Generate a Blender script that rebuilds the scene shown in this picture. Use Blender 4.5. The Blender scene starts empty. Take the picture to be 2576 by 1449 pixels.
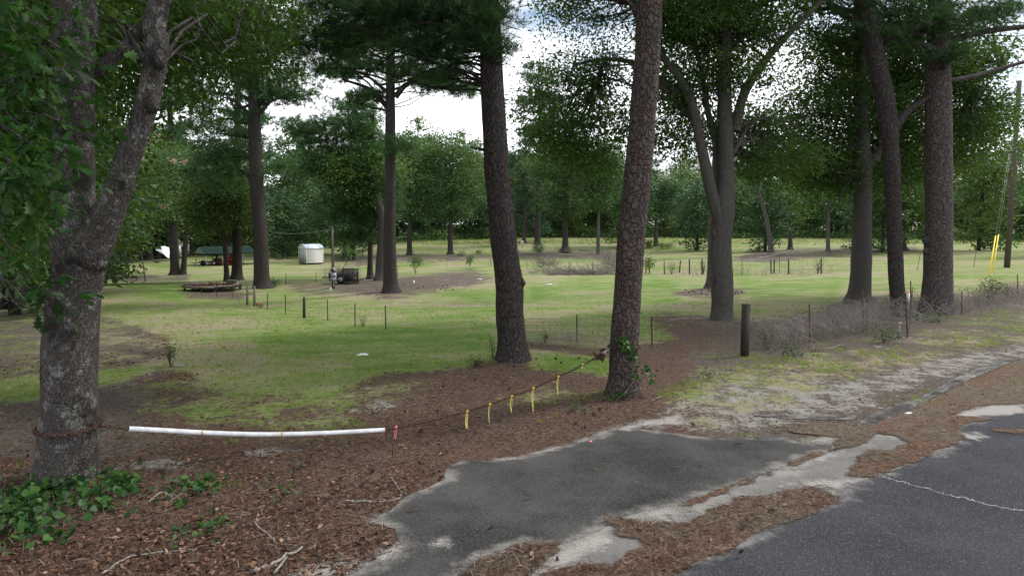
import bpy, math, random
import numpy as np
from mathutils import Vector, noise as mnoise

random.seed(7)
rng = np.random.default_rng(7)
sc = bpy.context.scene
R = math.radians

# ------------------------------------------------------------------ camera
F, CX, CY, CAMZ = 1740.0, 1288.0, 724.5, 3.0
PITCH = math.atan(164.0 / F)
cam = bpy.data.cameras.new("camera")
cam.lens = F / 2576.0 * 36.0
cam.sensor_width = 36.0
cam.clip_start = 0.1
cam.clip_end = 3000.0
cam_o = bpy.data.objects.new("camera", cam)
cam_o.location = (0, 0, CAMZ)
cam_o.rotation_euler = (R(90) - PITCH, 0, 0)
sc.collection.objects.link(cam_o)
sc.camera = cam_o

# ------------------------------------------------------------------ sky, sun, exposure
SUN_EL, SUN_AZ = 48.0, 64.0          # azimuth clockwise from +Y: from the right, beyond the trees
world = bpy.data.worlds.new("World")
sc.world = world
world.use_nodes = True
wt = world.node_tree
for n in list(wt.nodes):
    wt.nodes.remove(n)
wn, wl = wt.nodes.new, wt.links.new
wo = wn("ShaderNodeOutputWorld")
bg = wn("ShaderNodeBackground")
sky = wn("ShaderNodeTexSky")
sky.sky_type = 'NISHITA'
sky.sun_disc = False
sky.sun_elevation = R(SUN_EL)
sky.sun_rotation = R(SUN_AZ)
sky.air_density = 1.0
sky.dust_density = 1.5
tc = wn("ShaderNodeTexCoord")
mp = wn("ShaderNodeMapping")
mp.inputs['Scale'].default_value = (1.0, 1.0, 2.6)
mp.inputs['Location'].default_value = (3.1, 0.4, 0.3)
cn = wn("ShaderNodeTexNoise")
cn.inputs['Scale'].default_value = 2.6
cn.inputs['Detail'].default_value = 7.0
cn.inputs['Roughness'].default_value = 0.58
cr = wn("ShaderNodeValToRGB")
cr.color_ramp.elements[0].position = 0.35
cr.color_ramp.elements[1].position = 0.53
mx = wn("ShaderNodeMix")
mx.data_type = 'RGBA'
mx.inputs['B'].default_value = (12.0, 12.2, 12.8, 1)
wl(tc.outputs['Generated'], mp.inputs['Vector'])
wl(mp.outputs[0], cn.inputs['Vector'])
wl(cn.outputs['Fac'], cr.inputs['Fac'])
wl(cr.outputs['Color'], mx.inputs['Factor'])
wl(sky.outputs[0], mx.inputs['A'])
wl(mx.outputs['Result'], bg.inputs['Color'])
bg.inputs['Strength'].default_value = 0.125
wl(bg.outputs[0], wo.inputs['Surface'])

sl = bpy.data.lights.new("sun", 'SUN')
sl.energy = 2.6
sl.angle = R(12)
sl.color = (1.0, 0.96, 0.9)
so = bpy.data.objects.new("sun", sl)
sd = Vector((math.sin(R(SUN_AZ)) * math.cos(R(SUN_EL)), math.cos(R(SUN_AZ)) * math.cos(R(SUN_EL)), math.sin(R(SUN_EL))))
so.rotation_euler = sd.to_track_quat('Z', 'Y').to_euler()
so.location = (20, -20, 40)
sc.collection.objects.link(so)

sc.view_settings.view_transform = 'Standard'
sc.view_settings.look = 'None'
sc.view_settings.gamma = 1.0
sc.view_settings.exposure = 0.3
sc.view_settings.use_curve_mapping = False
sc.render.engine = 'CYCLES'
sc.cycles.max_bounces = 5
sc.cycles.diffuse_bounces = 3
sc.cycles.glossy_bounces = 2
sc.cycles.transmission_bounces = 3
sc.cycles.transparent_max_bounces = 12

# ------------------------------------------------------------------ helpers: pixels of the 2576 wide picture to places
cp, sp = math.cos(PITCH), math.sin(PITCH)
RN = (-0.588, 0.809)


def S(a, b, x):
    t = np.clip((x - a) / (b - a), 0, 1)
    return t * t * (3 - 2 * t)


MOUNDS = []


def wav(x, y):
    return (np.sin(x * 0.21 + 1.3) * np.sin(y * 0.17 + 0.4) + 0.5 * np.sin(x * 0.47 + y * 0.31) + 0.35 * np.sin(x * 0.9 - y * 0.7 + 2))


def T(x, y):
    x = np.asarray(x, float)
    y = np.asarray(y, float)
    s = RN[0] * (x - 1.42) + RN[1] * (y - 5.87)
    far = S(85, 150, y)
    low = S(34, 80, s)
    z = -0.85 * S(4.6, 34, s) - 1.5 * low * (1 - far) + 0.45 * far * low
    z = z + 0.06 * wav(x, y) * S(6, 14, s) + 0.12 * wav(x * .25, y * .25) * S(20, 50, s)
    for (mx_, my_, a, rx, ry) in MOUNDS:
        z = z + a * np.exp(-((x - mx_) / rx) ** 2 - ((y - my_) / ry) ** 2)
    return z


def ray(u, v):
    a = (u - CX) / F
    b = -(v - CY) / F
    return np.array([a, cp + b * sp, -sp + b * cp])


def at(u, v, Y):
    d = ray(u, v)
    t = Y / d[1]
    return np.array([d[0] * t, Y, CAMZ + d[2] * t])


def ground(u, v, flat=False):
    d = ray(u, v)
    z = 0.0
    p = None
    for _ in range(60):
        t = (CAMZ - z) / max(-d[2], 1e-4)
        p = d * t
        if flat:
            break
        z = 0.5 * z + 0.5 * float(T(p[0], p[1]))
    return np.array([p[0], p[1], z])


def grounds(u, v):
    a = (u - CX) / F
    b = -(v - CY) / F
    dy = cp + b * sp
    dz = -sp + b * cp
    z = np.zeros_like(a)
    for _ in range(40):
        t = (CAMZ - z) / np.maximum(-dz, 1e-4)
        x, y = a * t, dy * t
        z = 0.5 * z + 0.5 * T(x, y)
    return np.stack([x, y, z], 1)


def project(x, y, z):
    zz = z - CAMZ
    fw = y * cp - zz * sp
    up = y * sp + zz * cp
    fw = np.maximum(fw, 0.05)
    return CX + F * x / fw, CY - F * up / fw


def add_mound(u, v, a, rx, ry):
    p = ground(u, v)
    MOUNDS.append((p[0], p[1], a, rx, ry))


MOUNDS.append((-0.75, 9.75, -0.17, 2.0, 0.9))
add_mound(1290, 915, 0.22, 2.0, 1.6)
add_mound(1815, 808, 0.10, 1.8, 1.4)
add_mound(1425, 632, 0.8, 9, 5)
add_mound(2010, 640, 0.5, 18, 6)
add_mound(2270, 632, 0.4, 8, 4)
add_mound(1020, 660, 0.5, 9, 5)
add_mound(983, 738, 0.15, 3, 3)
add_mound(440, 695, 0.2, 4, 3)
add_mound(285, 695, 0.2, 3, 3)

# ------------------------------------------------------------------ mesh helpers


def mesh_np(name, V, faces, mats=None, smooth=False, attrs=None, face_mat=None):
    """V (N,3); faces: list of int arrays (M,k)."""
    me = bpy.data.meshes.new(name)
    V = np.asarray(V, np.float32)
    me.vertices.add(len(V))
    me.vertices.foreach_set('co', V.ravel())
    faces = [np.asarray(f, np.int32) for f in faces if len(f)]
    tot = sum(f.size for f in faces)
    nf = sum(len(f) for f in faces)
    me.loops.add(tot)
    me.polygons.add(nf)
    me.loops.foreach_set('vertex_index', np.concatenate([f.ravel() for f in faces]))
    starts, p = [], 0
    for f in faces:
        k = f.shape[1]
        starts.append(p + np.arange(len(f)) * k)
        p += f.size
    me.polygons.foreach_set('loop_start', np.concatenate(starts).astype(np.int32))
    if face_mat is not None:
        me.polygons.foreach_set('material_index', np.asarray(face_mat, np.int32))
    me.update(calc_edges=True)
    if smooth:
        me.polygons.foreach_set('use_smooth', np.ones(nf, bool))
    for k, a in (attrs or {}).items():
        at_ = me.attributes.new(k, 'FLOAT', 'POINT')
        at_.data.foreach_set('value', np.asarray(a, np.float32))
    for m in (mats if isinstance(mats, (list, tuple)) else [mats]):
        if m:
            me.materials.append(m)
    return me


def link(name, data, parent=None, loc=None, **props):
    o = bpy.data.objects.new(name, data)
    sc.collection.objects.link(o)
    if parent is not None:
        o.parent = parent
    if loc is not None:
        o.location = [float(c) for c in loc]
    for k, v in props.items():
        o[k] = v
    return o


def thing(name, label, cat, loc, group=None, rz=0.0):
    o = link(name, None, None, loc, label=label, category=cat)
    o.rotation_euler = (0, 0, rz)
    if group:
        o['group'] = group
    o.empty_display_size = 0.2
    return o


class MB:
    """collects shapes in world or local space, then becomes one mesh object"""

    def __init__(self):
        self.V, self.F, self.n, self.A = [], {}, 0, []

    def add(self, V, faces, rnd=None):
        V = np.asarray(V, float).reshape(-1, 3)
        for f in faces:
            f = np.asarray(f, int)
            if not len(f):
                continue
            self.F.setdefault(f.shape[1], []).append(f + self.n)
        self.V.append(V)
        self.A.append(np.full(len(V), random.random()) if rnd is None else (np.full(len(V), rnd) if np.isscalar(rnd) else np.asarray(rnd)))
        self.n += len(V)
        return self

    def box(self, c, size, rz=0.0, M=None):
        sx, sy, sz = [k / 2.0 for k in size]
        v = np.array([[x, y, z] for x in (-sx, sx) for y in (-sy, sy) for z in (-sz, sz)])
        if M is not None:
            v = v @ np.asarray(M).T
        if rz:
            c_, s_ = math.cos(rz), math.sin(rz)
            v = v @ np.array([[c_, -s_, 0], [s_, c_, 0], [0, 0, 1]]).T
        v = v + np.asarray(c, float)
        self.add(v, [[[0, 1, 3, 2], [4, 6, 7, 5], [0, 4, 5, 1], [2, 3, 7, 6], [0, 2, 6, 4], [1, 5, 7, 3]]])
        return self

    def tube(self, P, r, seg=8, caps=True, rough=0.0, nsc=3.0, flute=0.0):
        P = np.asarray(P, float)
        n = len(P)
        r = np.full(n, r, float) if np.isscalar(r) else np.asarray(r, float)
        t = np.gradient(P, axis=0)
        t /= np.linalg.norm(t, axis=1)[:, None] + 1e-9
        ref = np.array([0.0, 1.0, 0.0]) if abs(t[:, 1].mean()) < 0.8 else np.array([1.0, 0, 0])
        a = np.cross(t, ref)
        a /= np.linalg.norm(a, axis=1)[:, None] + 1e-9
        b = np.cross(t, a)
        ang = np.arange(seg) * 2 * math.pi / seg
        rr = np.repeat(r[:, None], seg, 1)
        if rough > 0 or flute > 0:
            for i in range(n):
                for j in range(seg):
                    q = P[i] + (a[i] * math.cos(ang[j]) + b[i] * math.sin(ang[j])) * r[i]
                    k = mnoise.noise((q[0] * nsc, q[1] * nsc, q[2] * nsc * 0.4)) + 0.5 * mnoise.noise((q[0] * nsc * 4, q[1] * nsc * 4, q[2] * nsc * 1.2))
                    rr[i, j] *= 1 + rough * k
        ring = P[:, None, :] + rr[:, :, None] * (np.cos(ang)[None, :, None] * a[:, None, :] + np.sin(ang)[None, :, None] * b[:, None, :])
        V = ring.reshape(-1, 3)
        i = np.arange(n - 1)[:, None] * seg
        j = np.arange(seg)[None, :]
        j2 = (j + 1) % seg
        Q = np.stack([i + j, i + j2, i + seg + j2, i + seg + j], -1).reshape(-1, 4)
        fs = [Q]
        if caps:
            fs.append([list(range(seg))[::-1]])
            fs.append([[(n - 1) * seg + k for k in range(seg)]])
        self.add(V, fs)
        return self

    def build(self, name, mats, parent=None, smooth=False, origin=None, **props):
        V = np.concatenate(self.V)
        if origin is not None:
            V = V - np.asarray(origin, float)
        fs = [np.concatenate(v) for v in self.F.values()]
        me = mesh_np(name, V, fs, mats, smooth, {'rnd': np.concatenate(self.A)})
        return link(name, me, parent, None, **props)


def frames(d, roll):
    d = d / (np.linalg.norm(d, axis=1)[:, None] + 1e-9)
    ref = np.where(np.abs(d[:, 2:3]) > 0.95, np.array([[1.0, 0, 0]]), np.array([[0, 0, 1.0]]))
    a = np.cross(d, ref)
    a /= np.linalg.norm(a, axis=1)[:, None] + 1e-9
    b = np.cross(a, d)
    c, s = np.cos(roll)[:, None], np.sin(roll)[:, None]
    a2 = a * c + b * s
    b2 = b * c - a * s
    return np.stack([a2, d, b2], 2)      # columns: x side, y along, z normal


def inst(tV, tF, P, Rm, sc_):
    """stamp a template on many places; returns V, [faces]"""
    tV = np.asarray(tV, float)
    N, k = len(P), len(tV)
    sc_ = np.asarray(sc_, float)
    if sc_.ndim == 1:
        sc_ = np.repeat(sc_[:, None], 3, 1)
    V = np.einsum('nij,nkj->nki', Rm, tV[None] * sc_[:, None, :]) + P[:, None, :]
    fs = []
    for f in tF:
        f = np.asarray(f, int)
        fs.append((f[None] + (np.arange(N) * k)[:, None, None]).reshape(-1, f.shape[1]))
    return V.reshape(-1, 3), fs


LEAF = (np.array([[0, 0, 0], [0.26, 0.45, 0.06], [0, 1, -0.06], [-0.26, 0.45, 0.06]]), [[[0, 1, 2, 3]]])
OAK = (np.array([[0, 0, 0], [.07, .12, .01], [.2, .2, .03], [.12, .36, .02], [.3, .5, .04], [.17, .62, .02], [.3, .82, .02], [.1, .85, 0], [0, 1, -.05],
                 [-.1, .85, 0], [-.3, .82, .02], [-.17, .62, .02], [-.3, .5, .04], [-.12, .36, .02], [-.2, .2, .03], [-.07, .12, .01]]),
       [[[0, 1, 2, 3], [3, 4, 5, 0], [5, 6, 7, 8], [8, 9, 10, 11], [11, 12, 13, 0], [13, 14, 15, 0]], [[0, 5, 8]], [[0, 8, 11]]])
HEARTV = np.array([[0, 0, 0], [.25, -.12, .02], [.5, .1, .06], [.48, .45, .05], [.22, .8, .01], [0, 1, -.06], [-.22, .8, .01], [-.48, .45, .05], [-.5, .1, .06], [-.25, -.12, .02]])
HEART = (HEARTV, [[[0, 1, 2, 3], [0, 3, 4, 5], [0, 5, 6, 7], [0, 7, 8, 9]]])


def needle_tuft(n, spread=1.2, w=0.03, seed=0):
    r_ = np.random.default_rng(seed)
    V, Fs = [], []
    for i in range(n):
        th = r_.random() * 6.283
        ph = spread * math.sqrt(r_.random())
        d = np.array([math.sin(ph) * math.cos(th), math.cos(ph), math.sin(ph) * math.sin(th)])
        o = np.array([0, r_.random() * 0.5, 0])
        side = np.cross(d, r_.normal(size=3))
        side /= np.linalg.norm(side)
        L = 0.7 + 0.4 * r_.random()
        V += [o - side * w, o + side * w, o + d * L - np.array([0, 0, 0.0])]
        Fs.append([3 * i, 3 * i + 1, 3 * i + 2])
    return np.array(V), [Fs]


def grass_tuft(n, seed=0, w=0.05, lean=0.7):
    r_ = np.random.default_rng(seed)
    V, Fs = [], []
    for i in range(n):
        th = r_.random() * 6.283
        ln = lean * r_.random()
        o = np.array([r_.normal() * .25, 0, r_.normal() * .25])
        d = np.array([math.sin(ln) * math.cos(th), math.cos(ln), math.sin(ln) * math.sin(th)])
        th2 = r_.random() * 3.14
        side = np.array([math.cos(th2), 0, math.sin(th2)])
        L = .55 + .5 * r_.random()
        V += [o - side * w, o + side * w, o + d * L]
        Fs.append([3 * i, 3 * i + 1, 3 * i + 2])
    return np.array(V), [Fs]


def poly_sd(P, poly):
    """signed distance (positive inside) of points (N,2) to a polygon (M,2)"""
    P = np.asarray(P, float)
    poly = np.asarray(poly, float)
    best = np.full(len(P), 1e9)
    inside = np.zeros(len(P), bool)
    for i in range(len(poly)):
        a, b = poly[i], poly[(i + 1) % len(poly)]
        e = b - a
        w = P - a
        t = np.clip((w @ e) / (e @ e + 1e-12), 0, 1)
        dd = ((w - t[:, None] * e) ** 2).sum(1)
        best = np.minimum(best, dd)
        c = (a[1] > P[:, 1]) != (b[1] > P[:, 1])
        xi = a[0] + (P[:, 1] - a[1]) * (e[0]) / (e[1] if abs(e[1]) > 1e-12 else 1e-12)
        inside ^= c & (P[:, 0] < xi)
    d = np.sqrt(best)
    return np.where(inside, d, -d)


# ------------------------------------------------------------------ materials
def new_mat(name):
    m = bpy.data.materials.new(name)
    m.use_nodes = True
    nt = m.node_tree
    for n in list(nt.nodes):
        nt.nodes.remove(n)
    out = nt.nodes.new("ShaderNodeOutputMaterial")
    return m, nt, out


class NT:
    def __init__(self, nt):
        self.nt = nt

    def n(self, typ, **kw):
        nd = self.nt.nodes.new("ShaderNode" + typ)
        for k, v in kw.items():
            if k in nd.inputs:
                self.set(nd.inputs[k], v)
            else:
                setattr(nd, k, v)
        return nd

    def set(self, inp, v):
        if isinstance(v, bpy.types.NodeSocket):
            self.nt.links.new(v, inp)
        else:
            inp.default_value = v

    def noise(self, vec, scale, detail=4.0, rough=0.55, out='Fac', dist=0.0):
        nd = self.n("TexNoise", Scale=scale, Detail=detail, Roughness=rough, Distortion=dist)
        if vec is not None:
            self.nt.links.new(vec, nd.inputs['Vector'])
        return nd.outputs[out]

    def ramp(self, fac, stops, interp='LINEAR'):
        nd = self.n("ValToRGB")
        cr_ = nd.color_ramp
        cr_.interpolation = interp
        while len(cr_.elements) < len(stops):
            cr_.elements.new(0.5)
        for e, (p, c) in zip(cr_.elements, stops):
            e.position = p
            e.color = (*c, 1) if len(c) == 3 else c
        self.nt.links.new(fac, nd.inputs['Fac'])
        return nd.outputs['Color']

    def mix(self, fac, a, b, blend='MIX'):
        nd = self.n("Mix", data_type='RGBA', blend_type=blend)
        self.set(nd.inputs['Factor'], fac)
        for key, v in (('A', a), ('B', b)):
            if isinstance(v, tuple) and len(v) == 3:
                v = (*v, 1)
            self.set(nd.inputs[key], v)
        return nd.outputs['Result']

    def math(self, op, a, b=0.0, c=None, clamp=False):
        nd = self.n("Math", operation=op, use_clamp=clamp)
        self.set(nd.inputs[0], a)
        self.set(nd.inputs[1], b)
        if c is not None:
            self.set(nd.inputs[2], c)
        return nd.outputs[0]

    def ss(self, x, a, b):
        nd = self.n("MapRange", interpolation_type='SMOOTHSTEP')
        self.set(nd.inputs['Value'], x)
        self.set(nd.inputs['From Min'], a)
        self.set(nd.inputs['From Max'], b)
        return nd.outputs['Result']

    def attr(self, name):
        return self.n("Attribute", attribute_name=name).outputs['Fac']

    def bsdf(self, col, rough=0.8, bump=None, bstr=0.3, bdist=0.02, spec=0.3, metal=0.0):
        p = self.n("BsdfPrincipled", Roughness=rough)
        self.set(p.inputs['Base Color'], (*col, 1) if isinstance(col, tuple) and len(col) == 3 else col)
        p.inputs['Metallic'].default_value = metal
        p.inputs['Specular IOR Level'].default_value = spec
        if bump is not None:
            b = self.n("Bump", Strength=bstr, Distance=bdist)
            self.nt.links.new(bump, b.inputs['Height'])
            self.nt.links.new(b.outputs[0], p.inputs['Normal'])
        return p.outputs[0]


def geo_pos(t):
    return t.n("NewGeometry").outputs['Position']


def obj_pos(t):
    return t.n("TexCoord").outputs['Object']


def simple_mat(name, col, rough=0.7, var=0.25, scale=6.0, metal=0.0, spec=0.3, col2=None):
    m, nt, out = new_mat(name)
    t = NT(nt)
    f = t.noise(obj_pos(t), scale, 6, 0.6)
    c2 = col2 or tuple(c * (1 - var) for c in col)
    c = t.ramp(f, [(0.35, c2), (0.65, tuple(min(1, k * (1 + var * 0.5)) for k in col))])
    nt.links.new(t.bsdf(c, rough, f, 0.25, 0.01, spec, metal), out.inputs[0])
    return m


def leaf_mat(name, dark, mid, light, trans=0.35, rough=0.5, spec=0.3):
    m, nt, out = new_mat(name)
    t = NT(nt)
    r_ = t.attr('rnd')
    n_ = t.noise(geo_pos(t), 0.45, 2)
    f = t.math('ADD', t.math('MULTIPLY', r_, 0.7), t.math('MULTIPLY', n_, 0.4))
    c = t.ramp(f, [(0.15, dark), (0.55, mid), (0.95, light)])
    d = t.bsdf(c, rough, spec=spec)
    tr = t.n("BsdfTranslucent")
    nt.links.new(t.mix(1.0, c, (1.25, 1.35, 0.65), 'MULTIPLY'), tr.inputs['Color'])
    ms = t.n("MixShader")
    ms.inputs[0].default_value = trans
    nt.links.new(d, ms.inputs[1])
    nt.links.new(tr.outputs[0], ms.inputs[2])
    nt.links.new(ms.outputs[0], out.inputs[0])
    return m


def bark_mat(name, plate, plate2, crack, scale=1.0, stretch=0.28, depth=0.03, red=None, lichen=None):
    m, nt, out = new_mat(name)
    t = NT(nt)
    pos = geo_pos(t)
    warp = t.noise(pos, 3.0 * scale, 3, 0.6, 'Color')
    v1 = t.n("VectorMath", operation='SCALE')
    nt.links.new(warp, v1.inputs[0])
    v1.inputs['Scale'].default_value = 0.36 / scale
    va = t.n("VectorMath", operation='ADD')
    nt.links.new(pos, va.inputs[0])
    nt.links.new(v1.outputs[0], va.inputs[1])
    mp_ = t.n("Mapping")
    mp_.inputs['Scale'].default_value = (1, 1, stretch)
    nt.links.new(va.outputs[0], mp_.inputs['Vector'])
    vo = t.n("TexVoronoi", feature='DISTANCE_TO_EDGE', Scale=19.0 * scale)
    nt.links.new(mp_.outputs[0], vo.inputs['Vector'])
    vc = t.n("TexVoronoi", feature='F1', Scale=19.0 * scale)
    nt.links.new(mp_.outputs[0], vc.inputs['Vector'])
    fine = t.noise(mp_.outputs[0], 60.0 * scale, 5, 0.65)
    big = t.noise(pos, 2.2, 4, 0.6)
    edge = t.ss(vo.outputs['Distance'], 0.01, 0.2)
    h = t.math('ADD', t.math('MULTIPLY', edge, 0.8), t.math('MULTIPLY', fine, 0.35))
    cellv = t.n("SeparateColor")
    nt.links.new(vc.outputs['Color'], cellv.inputs[0])
    pc = t.mix(cellv.outputs[0], plate, plate2)
    if red:
        pc = t.mix(t.math('MULTIPLY', t.ss(t.math('ADD', t.math('MULTIPLY', cellv.outputs[1], .35), t.math('MULTIPLY', big, .9)), 0.62, 0.78), 0.75), pc, red)
    pc = t.mix(t.math('MULTIPLY', t.ss(fine, 0.35, 0.7), 0.5), tuple(k * 0.55 for k in plate), pc)
    if lichen:
        lf = t.noise(pos, 5.5, 8, 0.72)
        lz = t.math('MULTIPLY', t.ss(lf, 0.52, 0.6), 0.6)
        pc = t.mix(lz, pc, lichen)
        df = t.noise(t.math('ADD', 0.0, 0.0) and pos, 2.6, 6, 0.7)
        pc = t.mix(t.math('MULTIPLY', t.ss(df, 0.52, 0.62), 0.75), pc, (0.02, 0.019, 0.017))
    c = t.mix(t.math('ADD', t.ss(t.math('ADD', vo.outputs['Distance'], t.math('MULTIPLY', t.math('SUBTRACT', fine, 0.5), 0.24)), -0.01, 0.10), 0.1, clamp=True), crack, pc)
    nt.links.new(t.bsdf(c, 0.92, h, 1.0, depth, 0.15), out.inputs[0])
    return m


M = {}
M['pine_bark'] = bark_mat('pine_bark', (0.135, 0.118, 0.112), (0.09, 0.077, 0.072), (0.012, 0.010, 0.009), 1.1, 0.2, 0.05, red=(0.13, 0.085, 0.07))
M['pine_bark_red'] = bark_mat('pine_bark_red', (0.17, 0.14, 0.13), (0.115, 0.085, 0.077), (0.018, 0.013, 0.011), 0.85, 0.34, 0.04, red=(0.19, 0.095, 0.07))
M['pine_bark_pale'] = bark_mat('pine_bark_pale', (0.2, 0.17, 0.16), (0.125, 0.1, 0.094), (0.022, 0.018, 0.016), 0.68, 0.36, 0.04)
M['pine_bark_far'] = bark_mat('pine_bark_far', (0.13, 0.113, 0.106), (0.085, 0.072, 0.068), (0.018, 0.015, 0.013), 1.1, 0.25, 0.04)
M['oak_bark'] = bark_mat('oak_bark', (0.19, 0.175, 0.158), (0.13, 0.12, 0.108), (0.05, 0.044, 0.039), 1.7, 0.14, 0.02)
M['oak_bark_lichen'] = bark_mat('oak_bark_lichen', (0.165, 0.15, 0.135), (0.105, 0.096, 0.086), (0.035, 0.03, 0.026), 1.8, 0.16, 0.02, lichen=(0.3, 0.305, 0.285))
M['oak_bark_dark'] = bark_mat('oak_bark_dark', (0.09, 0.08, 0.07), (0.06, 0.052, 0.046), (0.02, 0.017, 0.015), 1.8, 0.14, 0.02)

M['leaf_oak'] = leaf_mat('leaf_oak', (0.022, 0.055, 0.014), (0.055, 0.115, 0.025), (0.13, 0.2, 0.042), 0.42)
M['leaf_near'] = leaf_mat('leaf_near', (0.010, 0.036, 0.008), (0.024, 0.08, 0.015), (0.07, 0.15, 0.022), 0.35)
M['leaf_olive'] = leaf_mat('leaf_olive', (0.035, 0.065, 0.017), (0.075, 0.13, 0.03), (0.13, 0.18, 0.045), 0.35)
M['leaf_far'] = leaf_mat('leaf_far', (0.025, 0.065, 0.024), (0.06, 0.125, 0.04), (0.15, 0.23, 0.075), 0.3)
M['leaf_far_blue'] = leaf_mat('leaf_far_blue', (0.022, 0.06, 0.028), (0.05, 0.112, 0.05), (0.12, 0.195, 0.085), 0.3)
M['needle'] = leaf_mat('needle', (0.022, 0.058, 0.024), (0.05, 0.12, 0.042), (0.09, 0.17, 0.055), 0.32, 0.45)
M['needle_far'] = leaf_mat('needle_far', (0.02, 0.055, 0.028), (0.04, 0.1, 0.045), (0.07, 0.14, 0.055), 0.2, 0.45)
M['weed'] = leaf_mat('weed', (0.012, 0.04, 0.012), (0.026, 0.085, 0.018), (0.08, 0.17, 0.032), 0.3)
M['grass'] = leaf_mat('grass_blade', (0.12, 0.2, 0.03), (0.2, 0.3, 0.05), (0.32, 0.34, 0.12), 0.4, 0.6, 0.15)
M['grass_tall'] = leaf_mat('grass_tall', (0.13, 0.18, 0.07), (0.2, 0.26, 0.1), (0.3, 0.32, 0.16), 0.4, 0.7, 0.1)
M['grass_dry'] = leaf_mat('grass_dry', (0.18, 0.22, 0.06), (0.28, 0.29, 0.11), (0.4, 0.36, 0.2), 0.4, 0.7, 0.1)
M['blossom'] = simple_mat('blossom', (0.55, 0.33, 0.32), 0.8)
M['stick_grey'] = simple_mat('stick_grey', (0.26, 0.24, 0.22), 0.9, 0.5, 30)
M['stick_dark'] = simple_mat('stick_dark', (0.075, 0.06, 0.05), 0.9, 0.4, 30)
M['rust'] = simple_mat('rust', (0.075, 0.04, 0.03), 0.75, 0.5, 40)
M['post_rust'] = simple_mat('post_rust', (0.06, 0.035, 0.028), 0.8, 0.4, 20)
M['wire'] = simple_mat('wire', (0.10, 0.085, 0.075), 0.7, 0.3, 20)
M['pvc'] = simple_mat('pvc', (0.74, 0.75, 0.76), 0.4, 0.22, 9, spec=0.5)
M['tape_orange'] = simple_mat('tape_orange', (0.75, 0.38, 0.04), 0.5, 0.2, 60)
M['tape_yellow'] = simple_mat('tape_yellow', (0.62, 0.56, 0.17), 0.5, 0.2, 40)
M['tape_pink'] = simple_mat('tape_pink', (0.85, 0.22, 0.28), 0.5, 0.2, 40)
M['hole_dark'] = simple_mat('painted_hole_shade', (0.012, 0.009, 0.007), 0.95, 0.3, 20)  # near-black that paints the shade inside the rot holes
M['wood_dark'] = simple_mat('wood_dark', (0.045, 0.038, 0.033), 0.9, 0.5, 14)
M['wood_grey'] = simple_mat('wood_grey', (0.2, 0.18, 0.155), 0.9, 0.4, 14)
M['utility_pole'] = bark_mat('utility_pole_wood', (0.17, 0.15, 0.125), (0.13, 0.11, 0.09), (0.06, 0.05, 0.04), 1.4, 0.03, 0.01)
M['shed_gap'] = simple_mat('shed_gap', (0.2, 0.2, 0.19), 0.8)
M['metal_grey'] = simple_mat('metal_grey', (0.3, 0.33, 0.36), 0.5, 0.15, 8, 0.4, 0.5)
M['metal_dark'] = simple_mat('metal_dark', (0.03, 0.03, 0.03), 0.6, 0.3, 8)
M['siding'] = simple_mat('siding', (0.68, 0.66, 0.62), 0.6, 0.08, 3)
M['shed_trim'] = simple_mat('shed_trim', (0.6, 0.6, 0.6), 0.6, 0.1, 3)
M['shed_door'] = simple_mat('shed_door', (0.3, 0.32, 0.33), 0.6, 0.1, 3)
M['shed_roof'] = simple_mat('shed_roof', (0.55, 0.62, 0.72), 0.4, 0.15, 2, 0.3, 0.5)
M['green_roof'] = simple_mat('green_roof', (0.016, 0.03, 0.024), 0.9, 0.2, 1.5, 0.0, 0.05)
M['tin'] = simple_mat('tin', (0.35, 0.35, 0.35), 0.5, 0.15, 3, 0.5)
M['red_paint'] = simple_mat('red_paint', (0.4, 0.035, 0.02), 0.4, 0.3, 4)
M['rubber'] = simple_mat('rubber', (0.02, 0.02, 0.02), 0.85, 0.2, 10)
M['tarp'] = simple_mat('tarp', (0.75, 0.77, 0.8), 0.5, 0.1, 2)
M['camper'] = simple_mat('camper', (0.17, 0.18, 0.18), 0.5, 0.2, 2)  # grey darkened so the shade of the grove is in the colour
M['glass_dark'] = simple_mat('glass_dark', (0.02, 0.025, 0.03), 0.15, 0.1, 2, spec=0.6)
M['yellow'] = simple_mat('guard_yellow', (0.75, 0.55, 0.03), 0.5, 0.15, 4)
M['steel_wire'] = simple_mat('steel_wire', (0.3, 0.31, 0.32), 0.5, 0.2, 10, 0.5)
M['cone_pine'] = simple_mat('pine_cone', (0.11, 0.07, 0.05), 0.9, 0.5, 60)
M['orange_cloth'] = simple_mat('orange_cloth', (0.45, 0.1, 0.03), 0.7, 0.2, 20)
M['white'] = simple_mat('white_plastic', (0.75, 0.76, 0.78), 0.5, 0.1, 10)
M['vinewood'] = simple_mat('vine_stem', (0.27, 0.235, 0.21), 0.9, 0.4, 40)
M['hill'] = simple_mat('hill', (0.06, 0.08, 0.03), 0.9, 0.3, 0.02)


def litter_mat(name, stops, rough=0.95, trans=0.0):
    m, nt, out = new_mat(name)
    t = NT(nt)
    c = t.ramp(t.attr('rnd'), stops)
    nt.links.new(t.bsdf(c, rough, spec=0.15), out.inputs[0])
    return m


M['dead_leaf'] = litter_mat('dead_leaf', [(0.0, (0.035, 0.022, 0.017)), (0.35, (0.08, 0.045, 0.03)), (0.65, (0.145, 0.075, 0.045)), (0.9, (0.21, 0.115, 0.07)), (1.0, (0.32, 0.22, 0.15))])
M['straw'] = litter_mat('pine_straw', [(0.0, (0.035, 0.02, 0.015)), (0.45, (0.085, 0.047, 0.033)), (0.8, (0.15, 0.092, 0.065)), (1.0, (0.3, 0.23, 0.175))])

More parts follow.
